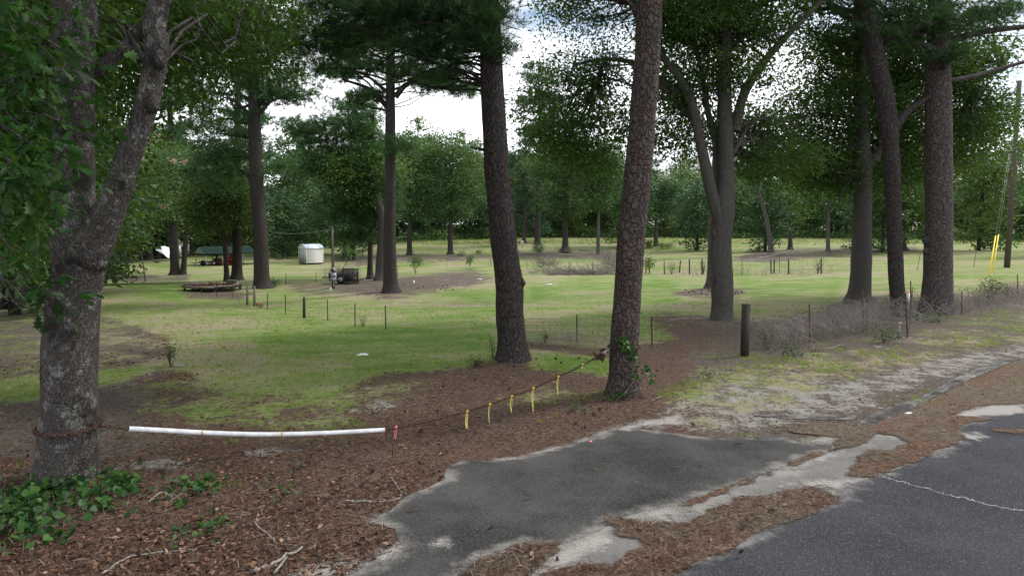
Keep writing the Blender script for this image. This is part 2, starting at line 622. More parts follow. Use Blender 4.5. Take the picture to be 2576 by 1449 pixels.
# --- ground: mask attributes say WHAT lies there; colour and grain come from noise
def litter_color(t, pos):
    mpn = t.n("Mapping")
    mpn.inputs['Scale'].default_value = (1, 1, 1)
    t.nt.links.new(pos, mpn.inputs['Vector'])
    a = t.noise(pos, 26.0, 6, 0.75, dist=1.5)
    b = t.noise(pos, 90.0, 4, 0.7, dist=2.0)
    c = t.noise(pos, 0.8, 4, 0.6)
    vor = t.n("TexVoronoi", feature='F1', Scale=42.0)
    t.nt.links.new(pos, vor.inputs['Vector'])
    sc_ = t.n("SeparateColor")
    t.nt.links.new(vor.outputs['Color'], sc_.inputs[0])
    f = t.math('ADD', t.math('MULTIPLY', a, 0.45), t.math('ADD', t.math('MULTIPLY', b, 0.35), t.math('MULTIPLY', sc_.outputs[0], 0.22)))
    return f, b, c


def ground_mat():
    m, nt, out = new_mat('ground_cover')
    t = NT(nt)
    pos = geo_pos(t)
    g, s_, r_, l_, d_ = t.attr('grass'), t.attr('sand'), t.attr('red'), t.attr('lush'), t.attr('dim')
    f, fineb, bigc = litter_color(t, pos)
    grey = t.ramp(f, [(0.3, (0.036, 0.029, 0.024)), (0.5, (0.082, 0.067, 0.056)), (0.68, (0.19, 0.16, 0.135))])
    redc = t.ramp(f, [(0.32, (0.03, 0.02, 0.015)), (0.5, (0.078, 0.049, 0.036)), (0.66, (0.19, 0.13, 0.1))])
    lit = t.mix(t.ss(t.math('ADD', r_, t.math('MULTIPLY', t.math('SUBTRACT', bigc, 0.5), 0.9)), 0.25, 0.75), grey, redc)
    # sand
    sn1 = t.noise(pos, 2.3, 6, 0.68)
    sn2 = t.noise(pos, 14.0, 5, 0.7)
    sandf = t.ss(t.math('ADD', s_, t.math('ADD', t.math('MULTIPLY', t.math('SUBTRACT', sn1, 0.5), 1.5), t.math('MULTIPLY', t.math('SUBTRACT', sn2, 0.5), 1.1))), 0.42, 0.66)
    sandc = t.ramp(t.noise(pos, 45.0, 5, 0.7), [(0.35, (0.17, 0.16, 0.147)), (0.65, (0.35, 0.335, 0.315))])
    c = t.mix(sandf, lit, sandc)
    # grass
    n1 = t.noise(pos, 1.1, 6, 0.66)
    n2 = t.noise(pos, 7.0, 5, 0.7)
    n3 = t.noise(pos, 40.0, 4, 0.7)
    nn = t.math('ADD', t.math('MULTIPLY', t.math('SUBTRACT', n1, 0.5), 1.0), t.math('ADD', t.math('MULTIPLY', t.math('SUBTRACT', n2, 0.5), 0.9), t.math('MULTIPLY', t.math('SUBTRACT', n3, 0.5), 0.8)))
    nn = t.math('ADD', nn, t.math('MULTIPLY', t.math('SUBTRACT', t.noise(pos, 0.33, 6, 0.7), 0.5), 0.9))
    gf = t.ss(t.math('ADD', g, t.math('MULTIPLY', nn, 1.55)), 0.30, 0.66)
    w1 = t.noise(pos, 0.16, 5, 0.62)
    w2 = t.noise(pos, 0.9, 5, 0.65)
    mpw = t.n("Mapping")
    mpw.inputs['Scale'].default_value = (0.35, 1.5, 1)
    mpw.inputs['Rotation'].default_value = (0, 0, 0.25)
    nt.links.new(pos, mpw.inputs['Vector'])
    w3 = t.noise(mpw.outputs[0], 0.6, 5, 0.65)
    w4 = t.noise(pos, 9.0, 5, 0.75)
    tone = t.math('ADD', t.math('MULTIPLY', w1, 0.5), t.math('ADD', t.math('MULTIPLY', w2, 0.35), t.math('MULTIPLY', w3, 0.35)))
    tone = t.math('ADD', tone, t.math('MULTIPLY', t.math('SUBTRACT', w4, 0.5), 0.35))
    tone = t.math('ADD', t.math('MULTIPLY', t.math('SUBTRACT', tone, 0.6), 2.0), 0.655)
    tone = t.math('SUBTRACT', tone, t.math('MULTIPLY', l_, 0.2))
    gc = t.ramp(tone, [(0.28, (0.10, 0.175, 0.035)), (0.42, (0.155, 0.225, 0.055)), (0.52, (0.2, 0.24, 0.085)), (0.62, (0.25, 0.245, 0.13)), (0.75, (0.3, 0.25, 0.17))])
    gfine = t.noise(pos, 55.0, 4, 0.8)
    gc = t.mix(1.0, gc, t.ramp(gfine, [(0.3, (0.55, 0.55, 0.55)), (0.7, (1.2, 1.2, 1.2))]), 'MULTIPLY')
    c = t.mix(gf, c, gc)
    bh = t.math('ADD', t.math('MULTIPLY', f, 0.6), t.math('MULTIPLY', gfine, 0.4))
    nt.links.new(t.bsdf(c, 0.95, bh, 0.8, 0.03, 0.1), out.inputs[0])
    return m


def layer_alpha(t, nt, out, shader, amp, nscale, soft=0.012):
    pos = geo_pos(t)
    sdv = t.attr('sd')
    n1 = t.noise(pos, nscale, 6, 0.65)
    n2 = t.noise(pos, nscale * 7, 4, 0.7)
    e = t.math('ADD', sdv, t.math('ADD', t.math('MULTIPLY', t.math('SUBTRACT', n1, 0.5), amp), t.math('MULTIPLY', t.math('SUBTRACT', n2, 0.5), amp * 0.35)))
    a = t.ss(e, -soft, soft)
    tr = t.n("BsdfTransparent")
    ms = t.n("MixShader")
    nt.links.new(a, ms.inputs[0])
    nt.links.new(tr.outputs[0], ms.inputs[1])
    nt.links.new(shader, ms.inputs[2])
    nt.links.new(ms.outputs[0], out.inputs[0])


def asphalt_mat(name, dark, light, specks, amp, nscale, dust=0.0, edge=0.25):
    m, nt, out = new_mat(name)
    t = NT(nt)
    pos = geo_pos(t)
    a = t.noise(pos, 0.9, 5, 0.6)
    b = t.noise(pos, 70.0, 4, 0.8)
    vor = t.n("TexVoronoi", feature='F1', Scale=120.0)
    nt.links.new(pos, vor.inputs['Vector'])
    s2 = t.n("SeparateColor")
    nt.links.new(vor.outputs['Color'], s2.inputs[0])
    c = t.mix(t.ss(a, 0.3, 0.7), dark, light)
    c = t.mix(1.0, c, t.ramp(b, [(0.3, (0.6, 0.6, 0.6)), (0.7, (1.45, 1.45, 1.45))]), 'MULTIPLY')
    c = t.mix(t.math('MULTIPLY', t.ss(s2.outputs[0], 0.84, 0.95), 0.6), c, specks)
    # pale sandy dust that gathers near the broken edges and in shapes of its own
    sdv = t.attr('sd')
    dn = t.noise(pos, 1.7, 7, 0.7)
    ed = t.math('SUBTRACT', 1.0, t.ss(sdv, 0.0, edge))
    df = t.ss(t.math('ADD', t.math('ADD', t.math('MULTIPLY', dn, 1.0), t.math('MULTIPLY', b, 0.25)), t.math('ADD', t.math('MULTIPLY', ed, 0.42), dust)), 0.88, 1.2)
    c = t.mix(t.math('MULTIPLY', df, 0.85), c, (0.3, 0.285, 0.26))
    h = t.math('ADD', b, t.math('MULTIPLY', vor.outputs['Distance'], 0.8))
    sh = t.bsdf(c, 0.92, h, 0.7, 0.012, 0.12)
    layer_alpha(t, nt, out, sh, amp, nscale)
    return m


def sand_layer_mat():
    m, nt, out = new_mat('sand_drift')
    t = NT(nt)
    pos = geo_pos(t)
    b = t.noise(pos, 60.0, 5, 0.75)
    c = t.ramp(b, [(0.36, (0.14, 0.13, 0.12)), (0.46, (0.26, 0.245, 0.225)), (0.62, (0.38, 0.36, 0.335))])
    layer_alpha(t, nt, out, t.bsdf(c, 0.95, b, 0.5, 0.01, 0.1), 0.5, 4.0, 0.11)
    return m


def straw_layer_mat():
    m, nt, out = new_mat('straw_mat')
    t = NT(nt)
    pos = geo_pos(t)
    f, fb, bc = litter_color(t, pos)
    c1 = t.ramp(f, [(0.3, (0.05, 0.028, 0.02)), (0.5, (0.12, 0.07, 0.048)), (0.68, (0.24, 0.16, 0.115))])
    c2 = t.ramp(f, [(0.3, (0.05, 0.042, 0.03)), (0.5, (0.11, 0.09, 0.065)), (0.68, (0.22, 0.18, 0.14))])
    c = t.mix(t.ss(bc, 0.4, 0.6), c1, c2)
    layer_alpha(t, nt, out, t.bsdf(c, 0.95, f, 1.0, 0.03, 0.1), 0.34, 3.0, 0.03)
    return m


M['ground'] = ground_mat()
M['road'] = asphalt_mat('road_asphalt', (0.034, 0.035, 0.041), (0.05, 0.051, 0.058), (0.17, 0.17, 0.175), 0.08, 2.5, -0.08, 0.5)
M['drive'] = asphalt_mat('driveway_asphalt', (0.03, 0.029, 0.029), (0.074, 0.072, 0.07), (0.16, 0.16, 0.15), 0.12, 3.0, -0.02, 0.4)
M['worn'] = asphalt_mat('worn_pavement', (0.12, 0.118, 0.112), (0.18, 0.175, 0.165), (0.33, 0.32, 0.3), 0.26, 2.5, 0.1, 0.6)
M['sand'] = sand_layer_mat()
M['straw_mat'] = straw_layer_mat()

# ------------------------------------------------------------------ zones of the ground
def zl(pts, ox=1000.0, oy=1087.0, s=2.415):
    """points read off an enlarged cut of the picture -> 2576 wide pixels -> the z=0 plane"""
    o = []
    for (a, b) in pts:
        p = ground((ox + a / s) / 1.16460, (oy + b / s) / 1.16460, flat=True)
        o.append((p[0], p[1]))
    return o


def zr(pts):
    return zl(pts, 2000.0)


DRIVE = zl([(-300, 1700), (60, 1449), (280, 1330), (440, 1235), (390, 1180), (390, 1120), (200, 1072), (310, 1020), (400, 930), (480, 880), (610, 830), (730, 770), (750, 690),
            (790, 650), (860, 615), (1100, 620), (1250, 600), (1500, 520), (1700, 465), (1900, 405), (2070, 395), (2300, 425)]) + \
    zr([(100, 462), (400, 470), (700, 460), (860, 520), (1080, 490), (1060, 545), (870, 610), (700, 690), (490, 760), (300, 830), (0, 950)]) + \
    zl([(2200, 985), (1940, 1040), (1880, 1100), (1700, 1180), (1560, 1240), (1300, 1225), (1100, 1280), (980, 1340), (850, 1449), (500, 1800)])
ROAD = zr([(-500, 1700), (0, 1420), (240, 1310), (470, 1170), (850, 1030), (1040, 965), (1110, 905), (1060, 850), (1300, 772), (1440, 720), (1600, 665), (1800, 570), (2000, 490), (1955, 420),
           (2010, 380), (2200, 362), (2220, 345), (1890, 335), (1940, 290), (2100, 250), (2415, 240), (3400, -60)]) + [(40, 28), (60, 10), (20, -12), (-6, -12), (-3, 0)]
WORN = zl([(850, 1449), (1000, 1330), (1300, 1215), (1560, 1230), (1700, 1160), (1900, 1040), (2415, 900)]) + \
    zr([(300, 810), (700, 670), (1000, 540), (1200, 480), (1350, 440), (1600, 430), (2100, 240), (2500, 190), (2700, 240), (2300, 400), (1200, 900), (300, 1300), (-300, 1500)]) + zl([(1500, 1700), (800, 1700)])
DARKSTRIP = [zr([(1230, 375), (1310, 320), (1480, 245), (1640, 205), (1800, 125), (1930, 50), (2100, -20), (2300, -90), (2350, -70), (2100, 30), (1900, 120), (1740, 215), (1560, 320), (1400, 395), (1250, 400)]),
             zr([(500, 305), (800, 310), (1000, 318), (1240, 310), (1230, 345), (1000, 350), (700, 335), (520, 320)])]
STRAW = [
    zl([(800, 1500), (960, 1345), (1180, 1265), (1340, 1215), (1520, 1230), (1530, 1290), (1440, 1370), (1330, 1449), (1200, 1600)]),
    zl([(1880, 1080), (1900, 1045), (2000, 1045), (2150, 1075), (2415, 1085)]) + zr([(60, 1085), (190, 985), (350, 950), (370, 895), (600, 890), (850, 828), (960, 825), (1110, 900), (1050, 955), (850, 1030), (470, 1170), (240, 1305), (0, 1418), (-300, 1560)]) +
    zl([(1500, 1600), (1400, 1449), (1530, 1400), (1740, 1375), (1900, 1380), (2040, 1300), (2170, 1255), (2100, 1190), (1960, 1160)]),
    zr([(1150, 750), (1240, 660), (1250, 605), (1330, 560), (1500, 560), (1585, 512), (1510, 460), (1380, 448), (1260, 530), (1060, 560), (1120, 480), (720, 430), (1000, 370), (1300, 405), (1500, 330), (1740, 215), (2000, 90), (2415, -90), (2900, -200),
        (2900, 180), (2415, 238), (2100, 248), (1880, 325), (2060, 330), (2230, 350), (2000, 378), (1945, 425), (2000, 488), (1800, 568), (1600, 662), (1440, 718), (1320, 772)]),
    zr([(2180, 425), (2300, 415), (2500, 420), (2520, 440), (2300, 445)]),
    zr([(-40, 960), (300, 832), (490, 762), (700, 690), (870, 612), (1060, 548), (1100, 560), (880, 640), (700, 705), (500, 780), (310, 850), (0, 985)]),
]
SAND = [
    zl([(-500, 1500), (-200, 1380), (0, 1345), (250, 1300), (400, 1215), (445, 1240), (400, 1290), (300, 1330), (150, 1400), (0, 1445), (-300, 1560)]),
    zl([(840, 1360), (960, 1310), (1120, 1285), (1100, 1305), (970, 1340), (880, 1365)]),
    zl([(610, 1255), (680, 1205), (750, 1185), (750, 1200), (680, 1240), (620, 1262)]),
    zl([(1080, 622), (1250, 590), (1400, 545), (1500, 505), (1620, 482), (1720, 452), (1830, 415), (2000, 375), (2150, 345), (2300, 330), (2415, 300), (2415, 380), (2200, 385), (2070, 400), (1900, 408), (1800, 440), (1700, 468), (1500, 525), (1250, 606)]),
    zl([(2060, 1045), (2200, 1000), (2415, 955)]) + zr([(60, 1000), (20, 1080), (-80, 1080), (-200, 1050)]),
    zl([(1330, 1449), (1480, 1350), (1560, 1240), (1750, 1165), (1950, 1180), (1900, 1230), (1700, 1330), (1500, 1449)]),
    zr([(700, 700), (900, 625), (1100, 580), (1140, 600), (960, 660), (800, 690)]),
    zr([(650, 830), (850, 790), (1150, 765), (1300, 770), (1100, 840), (1000, 830), (850, 815)]),
    zr([(0, 1350 - 400), (200, 880), (300, 950), (100, 1050), (-60, 1050)]),
    zr([(830, 490), (1000, 475), (1100, 480), (1040, 505), (870, 510)]),
    zr([(1880, 335), (1950, 295), (2150, 245), (2415, 235), (2415, 300), (2100, 330)]),
    zr([(1960, 475), (2070, 445), (2150, 470), (2060, 485)]),
    zl([(190, 1065), (300, 1020), (315, 1028), (215, 1072)]),
]

# grass / litter / sand zones in picture coordinates of the 2576 wide picture (only used to find out what lies where)
GZ = {  # name: (polygon, softness px)
    'lawn': ([(-600, 640), (-600, 760), (0, 745), (130, 735), (260, 790), (430, 850), (440, 905), (250, 935), (250, 970), (400, 925), (470, 930), (540, 980), (700, 995), (850, 985), (960, 940), (1100, 930), (1180, 915), (1240, 895),
              (1330, 878), (1400, 882), (1550, 905), (1560, 940), (1420, 935), (1340, 915), (1300, 868), (1540, 866), (1700, 850), (1640, 800), (1720, 790), (1800, 805), (1880, 800), (2100, 770), (2330, 760), (2576, 720), (3200, 690), (3200, 560), (-600, 560)], 9),
    'left_dim': ([(-600, 960), (0, 955), (240, 940), (240, 1000), (0, 1010), (-600, 1030)], 10),
}
LITTERZ = [  # straw and bare patches in the lawn: polygon, softness
    ([(725, 722), (830, 715), (940, 700), (1060, 695), (1180, 680), (1240, 700), (1180, 722), (1050, 740), (980, 752), (880, 735), (760, 738)], 7),
    ([(245, 700), (330, 690), (400, 695), (480, 692), (470, 706), (300, 712)], 4),
    ([(1690, 740), (1760, 725), (1830, 722), (1890, 735), (1830, 745), (1740, 748)], 4),
    ([(1640, 810), (1700, 792), (1800, 798), (1900, 800), (1900, 860), (1700, 850)], 10),
    ([(2090, 775), (2200, 750), (2330, 755), (2400, 790), (2200, 830), (2000, 830)], 12),
    ([(1262, 640), (1400, 625), (1560, 635), (1560, 655), (1400, 650), (1262, 652)], 4),
    ([(1840, 655), (1900, 632), (2050, 626), (2300, 622), (2330, 632), (2100, 645), (1950, 660)], 4),
    ([(820, 652), (960, 640), (1120, 642), (1250, 645), (1150, 655), (900, 668)], 4),
    ([(-600, 640), (-600, 700), (100, 690), (300, 660), (430, 655), (300, 645)], 5),
    ([(450, 735), (560, 728), (640, 740), (600, 755), (480, 752)], 5),
    ([(1260, 868), (1340, 862), (1540, 880), (1560, 905), (1400, 884), (1330, 878)], 5),
]
SPARSE = [  # thin grass over litter: polygon, softness, grass amount
    ([(-300, 730), (0, 740), (150, 730), (280, 790), (440, 850), (440, 910), (250, 935), (100, 945), (-300, 960)], 40, 0.4),
    ([(420, 930), (560, 985), (850, 985), (1100, 935), (1050, 980), (950, 1010), (850, 1060), (700, 1030), (500, 1000)], 25, 0.5),
    ([(260, 960), (420, 935), (560, 980), (860, 985), (1050, 960), (1000, 1030), (840, 1090), (560, 1090), (380, 1040)], 25, 0.36),
    ([(1250, 1000), (1420, 960), (1500, 985), (1400, 1030)], 15, 0.33),
    ([(1640, 1010), (1750, 930), (1900, 900), (2100, 880), (2250, 850), (2450, 790), (2600, 770), (2900, 740), (2900, 800), (2576, 860), (2350, 910), (2100, 975), (1880, 1055), (1740, 1085)], 24, 0.42),
    ([(1380, 1000), (1480, 960), (1530, 990), (1450, 1020)], 12, 0.35),
    ([(-300, 960), (0, 955), (240, 940), (240, 1000), (0, 1010)], 10, 0.6),
]
SANDZ = [
    ([(1600, 1065), (1700, 1005), (1850, 950), (2050, 950), (2200, 935), (2220, 1030), (2100, 1050), (1900, 1095), (1640, 1090)], 28, 0.56),
    ([(2180, 950), (2330, 900), (2576, 860), (2700, 850), (2600, 905), (2400, 950), (2250, 1000), (2180, 990)], 22, 0.54),
    ([(2020, 905), (2300, 845), (2576, 800), (2576, 815), (2300, 862), (2050, 915)], 6, 0.35),
    ([(600, 1130), (700, 1120), (790, 1125), (740, 1145), (620, 1150)], 8, 0.6),
    ([(250, 1165), (400, 1150), (520, 1150), (480, 1185), (280, 1195)], 10, 0.55),
    ([(860, 1020), (960, 1000), (1040, 1010), (980, 1035), (880, 1045)], 12, 0.55),
    ([(420, 1000), (700, 960), (1000, 980), (1040, 1050), (800, 1075), (560, 1070)], 30, 0.24),
    ([(560, 1060), (700, 1045), (820, 1060), (700, 1080)], 12, 0.35),
    ([(230, 950), (420, 930), (440, 945), (300, 985), (240, 990)], 8, 0.35),
    ([(700, 860), (880, 850), (900, 900), (740, 905)], 20, 0.28),
    ([(780, 880), (850, 870), (830, 890)], 6, 0.4),
    ([(560, 925), (640, 920), (620, 945)], 6, 0.4),
    ([(1380, 735 - 40), (1560, 690), (1400, 705)], 4, 0.2),
    ([(1640, 805), (1800, 785), (1880, 800), (1720, 812)], 5, 0.5),
    ([(1100, 690), (1230, 700), (1200, 720), (1050, 715)], 6, 0.35),
]


def zones(x, y, z):
    u, v = project(x, y, z)
    P = np.stack([u, v], 1)
    front = (y > 1.0)
    s = RN[0] * (x - 1.42) + RN[1] * (y - 5.87)
    g = np.zeros(len(x))
    for poly, soft in GZ.values():
        g = np.maximum(g, S(-soft * 3.0, soft * 2.2, poly_sd(P, poly)))
    lush = np.full(len(x), 0.45)
    for poly, soft in [([(1340, 885), (1550, 910), (1555, 940), (1400, 930)], 6), ([(600, 830), (1240, 780), (1240, 900), (1050, 925), (850, 900), (650, 880)], 25),
                       ([(1330, 715), (1700, 715), (1720, 760), (1340, 760)], 12), ([(1850, 700), (2120, 705), (2100, 750), (1900, 750)], 10),
                       ([(260, 712), (460, 705), (640, 760), (450, 770)], 12), ([(250, 935), (380, 920), (330, 960), (250, 970)], 8), ([(700, 860), (900, 850), (900, 890), (750, 900)], 15)]:
        lush = np.maximum(lush, 0.45 + 0.75 * S(-soft, soft, poly_sd(P, poly)))
    for poly, soft in LITTERZ:
        g = np.minimum(g, 1 - 0.88 * S(-soft * 3.2, soft * 2.2, poly_sd(P, poly)))
    for poly, soft, amt in SPARSE:
        g = np.maximum(g, amt * S(-soft * 1.6, soft * 1.3, poly_sd(P, poly)))
    sa = np.zeros(len(x))
    for poly, soft, amt in SANDZ:
        sa = np.maximum(sa, amt * S(-soft, soft, poly_sd(P, poly)))
    red = 0.75 * S(200, 500, u) + 0.0
    red = np.where(v > 1150, np.maximum(red, 0.7), red)
    red = red * (1 - 0.6 * S(1700, 1900, u) * S(930, 860, v)) * (1 - .7 * S(1700, 1800, u) * (v > 880)) * (1 - .8 * S(680, 640, v)) * (1 - .45 * S(830, 740, v))
    g = np.where(front, g, 0.0)
    g = np.where(s > 60, np.maximum(g, np.where(u > -800, g, 1)), g)
    out_far = (np.abs(u - CX) > 1900) & (s > 12)
    g = np.where(out_far, 0.8, g)
    lush = np.where((s < 6) & (u > 1600), 0.0, lush)
    return g, sa, red, lush


# ground sheet: rings round the camera, dense where it is seen near
def build_ground():
    rr = [0.0, 1.5, 2.5, 3.2]
    r = 3.8
    while r < 1500:
        rr.append(r)
        px = 3.2 if r < 60 else 2.2
        r += max(0.035, px * 2.5 * r * r / (F * 3.2)) if r < 250 else r * 0.2
    rr = np.array(rr)
    th = []
    a = -math.pi
    while a < math.pi - 1e-4:
        th.append(a)
        a += (0.0042 if abs(a) < 0.78 else 0.05)
    th = np.array(th)
    nr, nt_ = len(rr), len(th)
    Rr, Th = np.meshgrid(rr[1:], th, indexing='ij')
    x = (Rr * np.sin(Th)).ravel()
    y = (Rr * np.cos(Th)).ravel()
    z = T(x, y)
    s = RN[0] * (x - 1.42) + RN[1] * (y - 5.87)
    mic = S(4.6, 6.5, s) * 0.02 * (np.sin(x * 5.1 + np.sin(y * 3.3)) * np.sin(y * 4.7 + np.sin(x * 2.9)))
    z = z + mic * (np.hypot(x, y) < 60)
    V = np.vstack([[[0, 0, float(T(0, 0))]], np.stack([x, y, z], 1)])
    i = np.arange(nr - 2)[:, None] * nt_ + 1
    j = np.arange(nt_)[None, :]
    j2 = (j + 1) % nt_
    Q = np.stack([i + j, i + nt_ + j, i + nt_ + j2, i + j2], -1).reshape(-1, 4)
    tri = np.stack([np.zeros(nt_, int), 1 + j2[0] * 0 + j[0], 1 + j2[0]], -1)
    g, sa, red, lush = zones(V[:, 0], V[:, 1], V[:, 2])
    me = mesh_np('ground', V, [Q, tri], M['ground'], True, {'grass': g, 'sand': sa, 'red': red, 'lush': lush, 'dim': g * 0})
    if me.polygons[10].normal.z < 0:
        me.flip_normals()
    link('ground', me, kind='structure')
    print('ground verts', len(V))


build_ground()


def layer(name, poly, zo, mat, step, pad=0.15, **props):
    poly = np.array(poly)
    lo, hi = poly.min(0) - pad, poly.max(0) + pad
    nx, ny = int((hi[0] - lo[0]) / step) + 2, int((hi[1] - lo[1]) / step) + 2
    gx, gy = np.meshgrid(np.linspace(lo[0], hi[0], nx), np.linspace(lo[1], hi[1], ny))
    x, y = gx.ravel(), gy.ravel()
    sd_ = poly_sd(np.stack([x, y], 1), poly)
    j, i = np.meshgrid(np.arange(nx - 1), np.arange(ny - 1))
    q = np.stack([i * nx + j, i * nx + j + 1, (i + 1) * nx + j + 1, (i + 1) * nx + j], -1).reshape(-1, 4)
    keep = (sd_[q] > -pad).any(1)
    q = q[keep]
    used = np.unique(q)
    idx = np.full(len(x), -1)
    idx[used] = np.arange(len(used))
    V = np.stack([x[used], y[used], T(x[used], y[used]) + zo], 1)
    me = mesh_np(name, V, [idx[q]], mat, True, {'sd': sd_[used]})
    return link(name, me, **props)


layer('worn_pavement', WORN, 0.004, M['worn'], 0.09, kind='structure')
layer('driveway', DRIVE, 0.009, M['drive'], 0.08, kind='structure')
layer('road', ROAD, 0.009, M['road'], 0.2, kind='structure')
for p_ in DARKSTRIP:
    layer('old_asphalt', p_, 0.009, M['drive'], 0.1, kind='structure')
for p_ in SAND:
    layer('sand', p_, 0.014, M['sand'], 0.06, 0.3, kind='structure')
for p_ in STRAW:
    layer('pine_straw', p_, 0.019, M['straw_mat'], 0.09, kind='stuff')

# crack in the road with pale sand in it
crk = [(1420, 755), (1500, 778), (1580, 792), (1650, 822), (1730, 835), (1800, 865), (1880, 880), (1930, 898), (2020, 905), (2100, 938), (2230, 965), (2330, 985), (2415, 990), (2600, 1030)]
pc = np.array(zr(crk))
L_ = []
for i in range(len(pc) - 1):
    for k in range(6):
        L_.append(pc[i] * (1 - k / 6) + pc[i + 1] * k / 6 + rng.normal(size=2) * 0.018)
L_ = np.array(L_)
wd = 0.004 + 0.007 * rng.random(len(L_))
tn = np.gradient(L_, axis=0)
tn /= np.linalg.norm(tn, axis=1)[:, None]
nn_ = np.stack([-tn[:, 1], tn[:, 0]], 1) * wd[:, None]
Vc = np.vstack([np.c_[L_ - nn_, np.full(len(L_), 0.0155)], np.c_[L_ + nn_, np.full(len(L_), 0.0155)]])
k_ = np.arange(len(L_) - 1)
me = mesh_np('crack_filling', Vc, [np.stack([k_, k_ + 1, len(L_) + k_ + 1, len(L_) + k_], 1)], simple_mat('crack_sand', (0.36, 0.35, 0.33), 0.9, 0.3, 20))
link('road_crack', me, kind='structure')

# ------------------------------------------------------------------ trees
def curve_pts(P, n):
    """Catmull-Rom through rows of P (any columns)"""
    P = np.asarray(P, float)
    Q = np.vstack([2 * P[0] - P[1], P, 2 * P[-1] - P[-2]])
    out = []
    m = len(P) - 1
    for k in range(n):
        t = k / (n - 1) * m
        i = min(int(t), m - 1)
        f = t - i
        a, b, c, d = Q[i], Q[i + 1], Q[i + 2], Q[i + 3]
        out.append(0.5 * (2 * b + (c - a) * f + (2 * a - 5 * b + 4 * c - d) * f * f + (3 * b - a - 3 * c + d) * f ** 3))
    return np.array(out)


def stem_world(px, Y, top=None, topx=0.0, ztip=0.06, dY=None):
    """px: (u, v, width px) rows from the base up, all at distance Y; extended above the frame to height top."""
    rows = []
    for i, (u, v, w) in enumerate(px):
        yy = Y + (dY[i] if dY else 0)
        p = at(u, v, yy)
        rows.append([p[0], p[1], p[2], w * 0.5 * yy / F])
    if top:
        l = np.array(rows[-1])
        pr = np.array(rows[-2])
        sl_ = (l[:3] - pr[:3]) / max(l[2] - pr[2], 0.1)
        for k in (0.33, 0.66, 1.0):
            zz = l[2] + (top - l[2]) * k
            rows.append([l[0] + sl_[0] * (zz - l[2]) * 0.5 + topx * k, l[1], zz, max(ztip, l[3] * (1 - 0.75 * k))])
    return np.array(rows)


def flare(rows, amt=1.35, h=0.5):
    """widen at the foot and push it a bit into the ground"""
    r = rows.copy()
    base = r[0].copy()
    base[2] -= 0.25
    base[3] *= 1.1
    r = np.vstack([base, r])
    return r


def add_stem(mb, rows, seg=14, n=30, rough=0.08, foot=True, nsc=3.0):
    c = curve_pts(rows, n)
    if foot:
        z0 = rows[0][2] + 0.25
        k = np.clip(1 - (c[:, 2] - z0) / 0.55, 0, 1.4) ** 2
        c[:, 3] *= 1 + 0.26 * k
    mb.tube(c[:, :3], np.maximum(c[:, 3], 0.006), seg, True, rough, nsc)
    return c


def wobble_path(a, b, n=7, amp=0.12, lift=0.0):
    a, b = np.asarray(a, float), np.asarray(b, float)
    L = np.linalg.norm(b - a)
    m = 5
    t = np.linspace(0, 1, m)[:, None]
    P = a + (b - a) * t
    P[1:-1] += rng.normal(size=(m - 2, 3)) * L * amp * 0.4
    P[:, 2] += lift * np.sin(t[:, 0] * math.pi) * L
    return curve_pts(P, n)


LAIK = 2.1
NK = 1.9


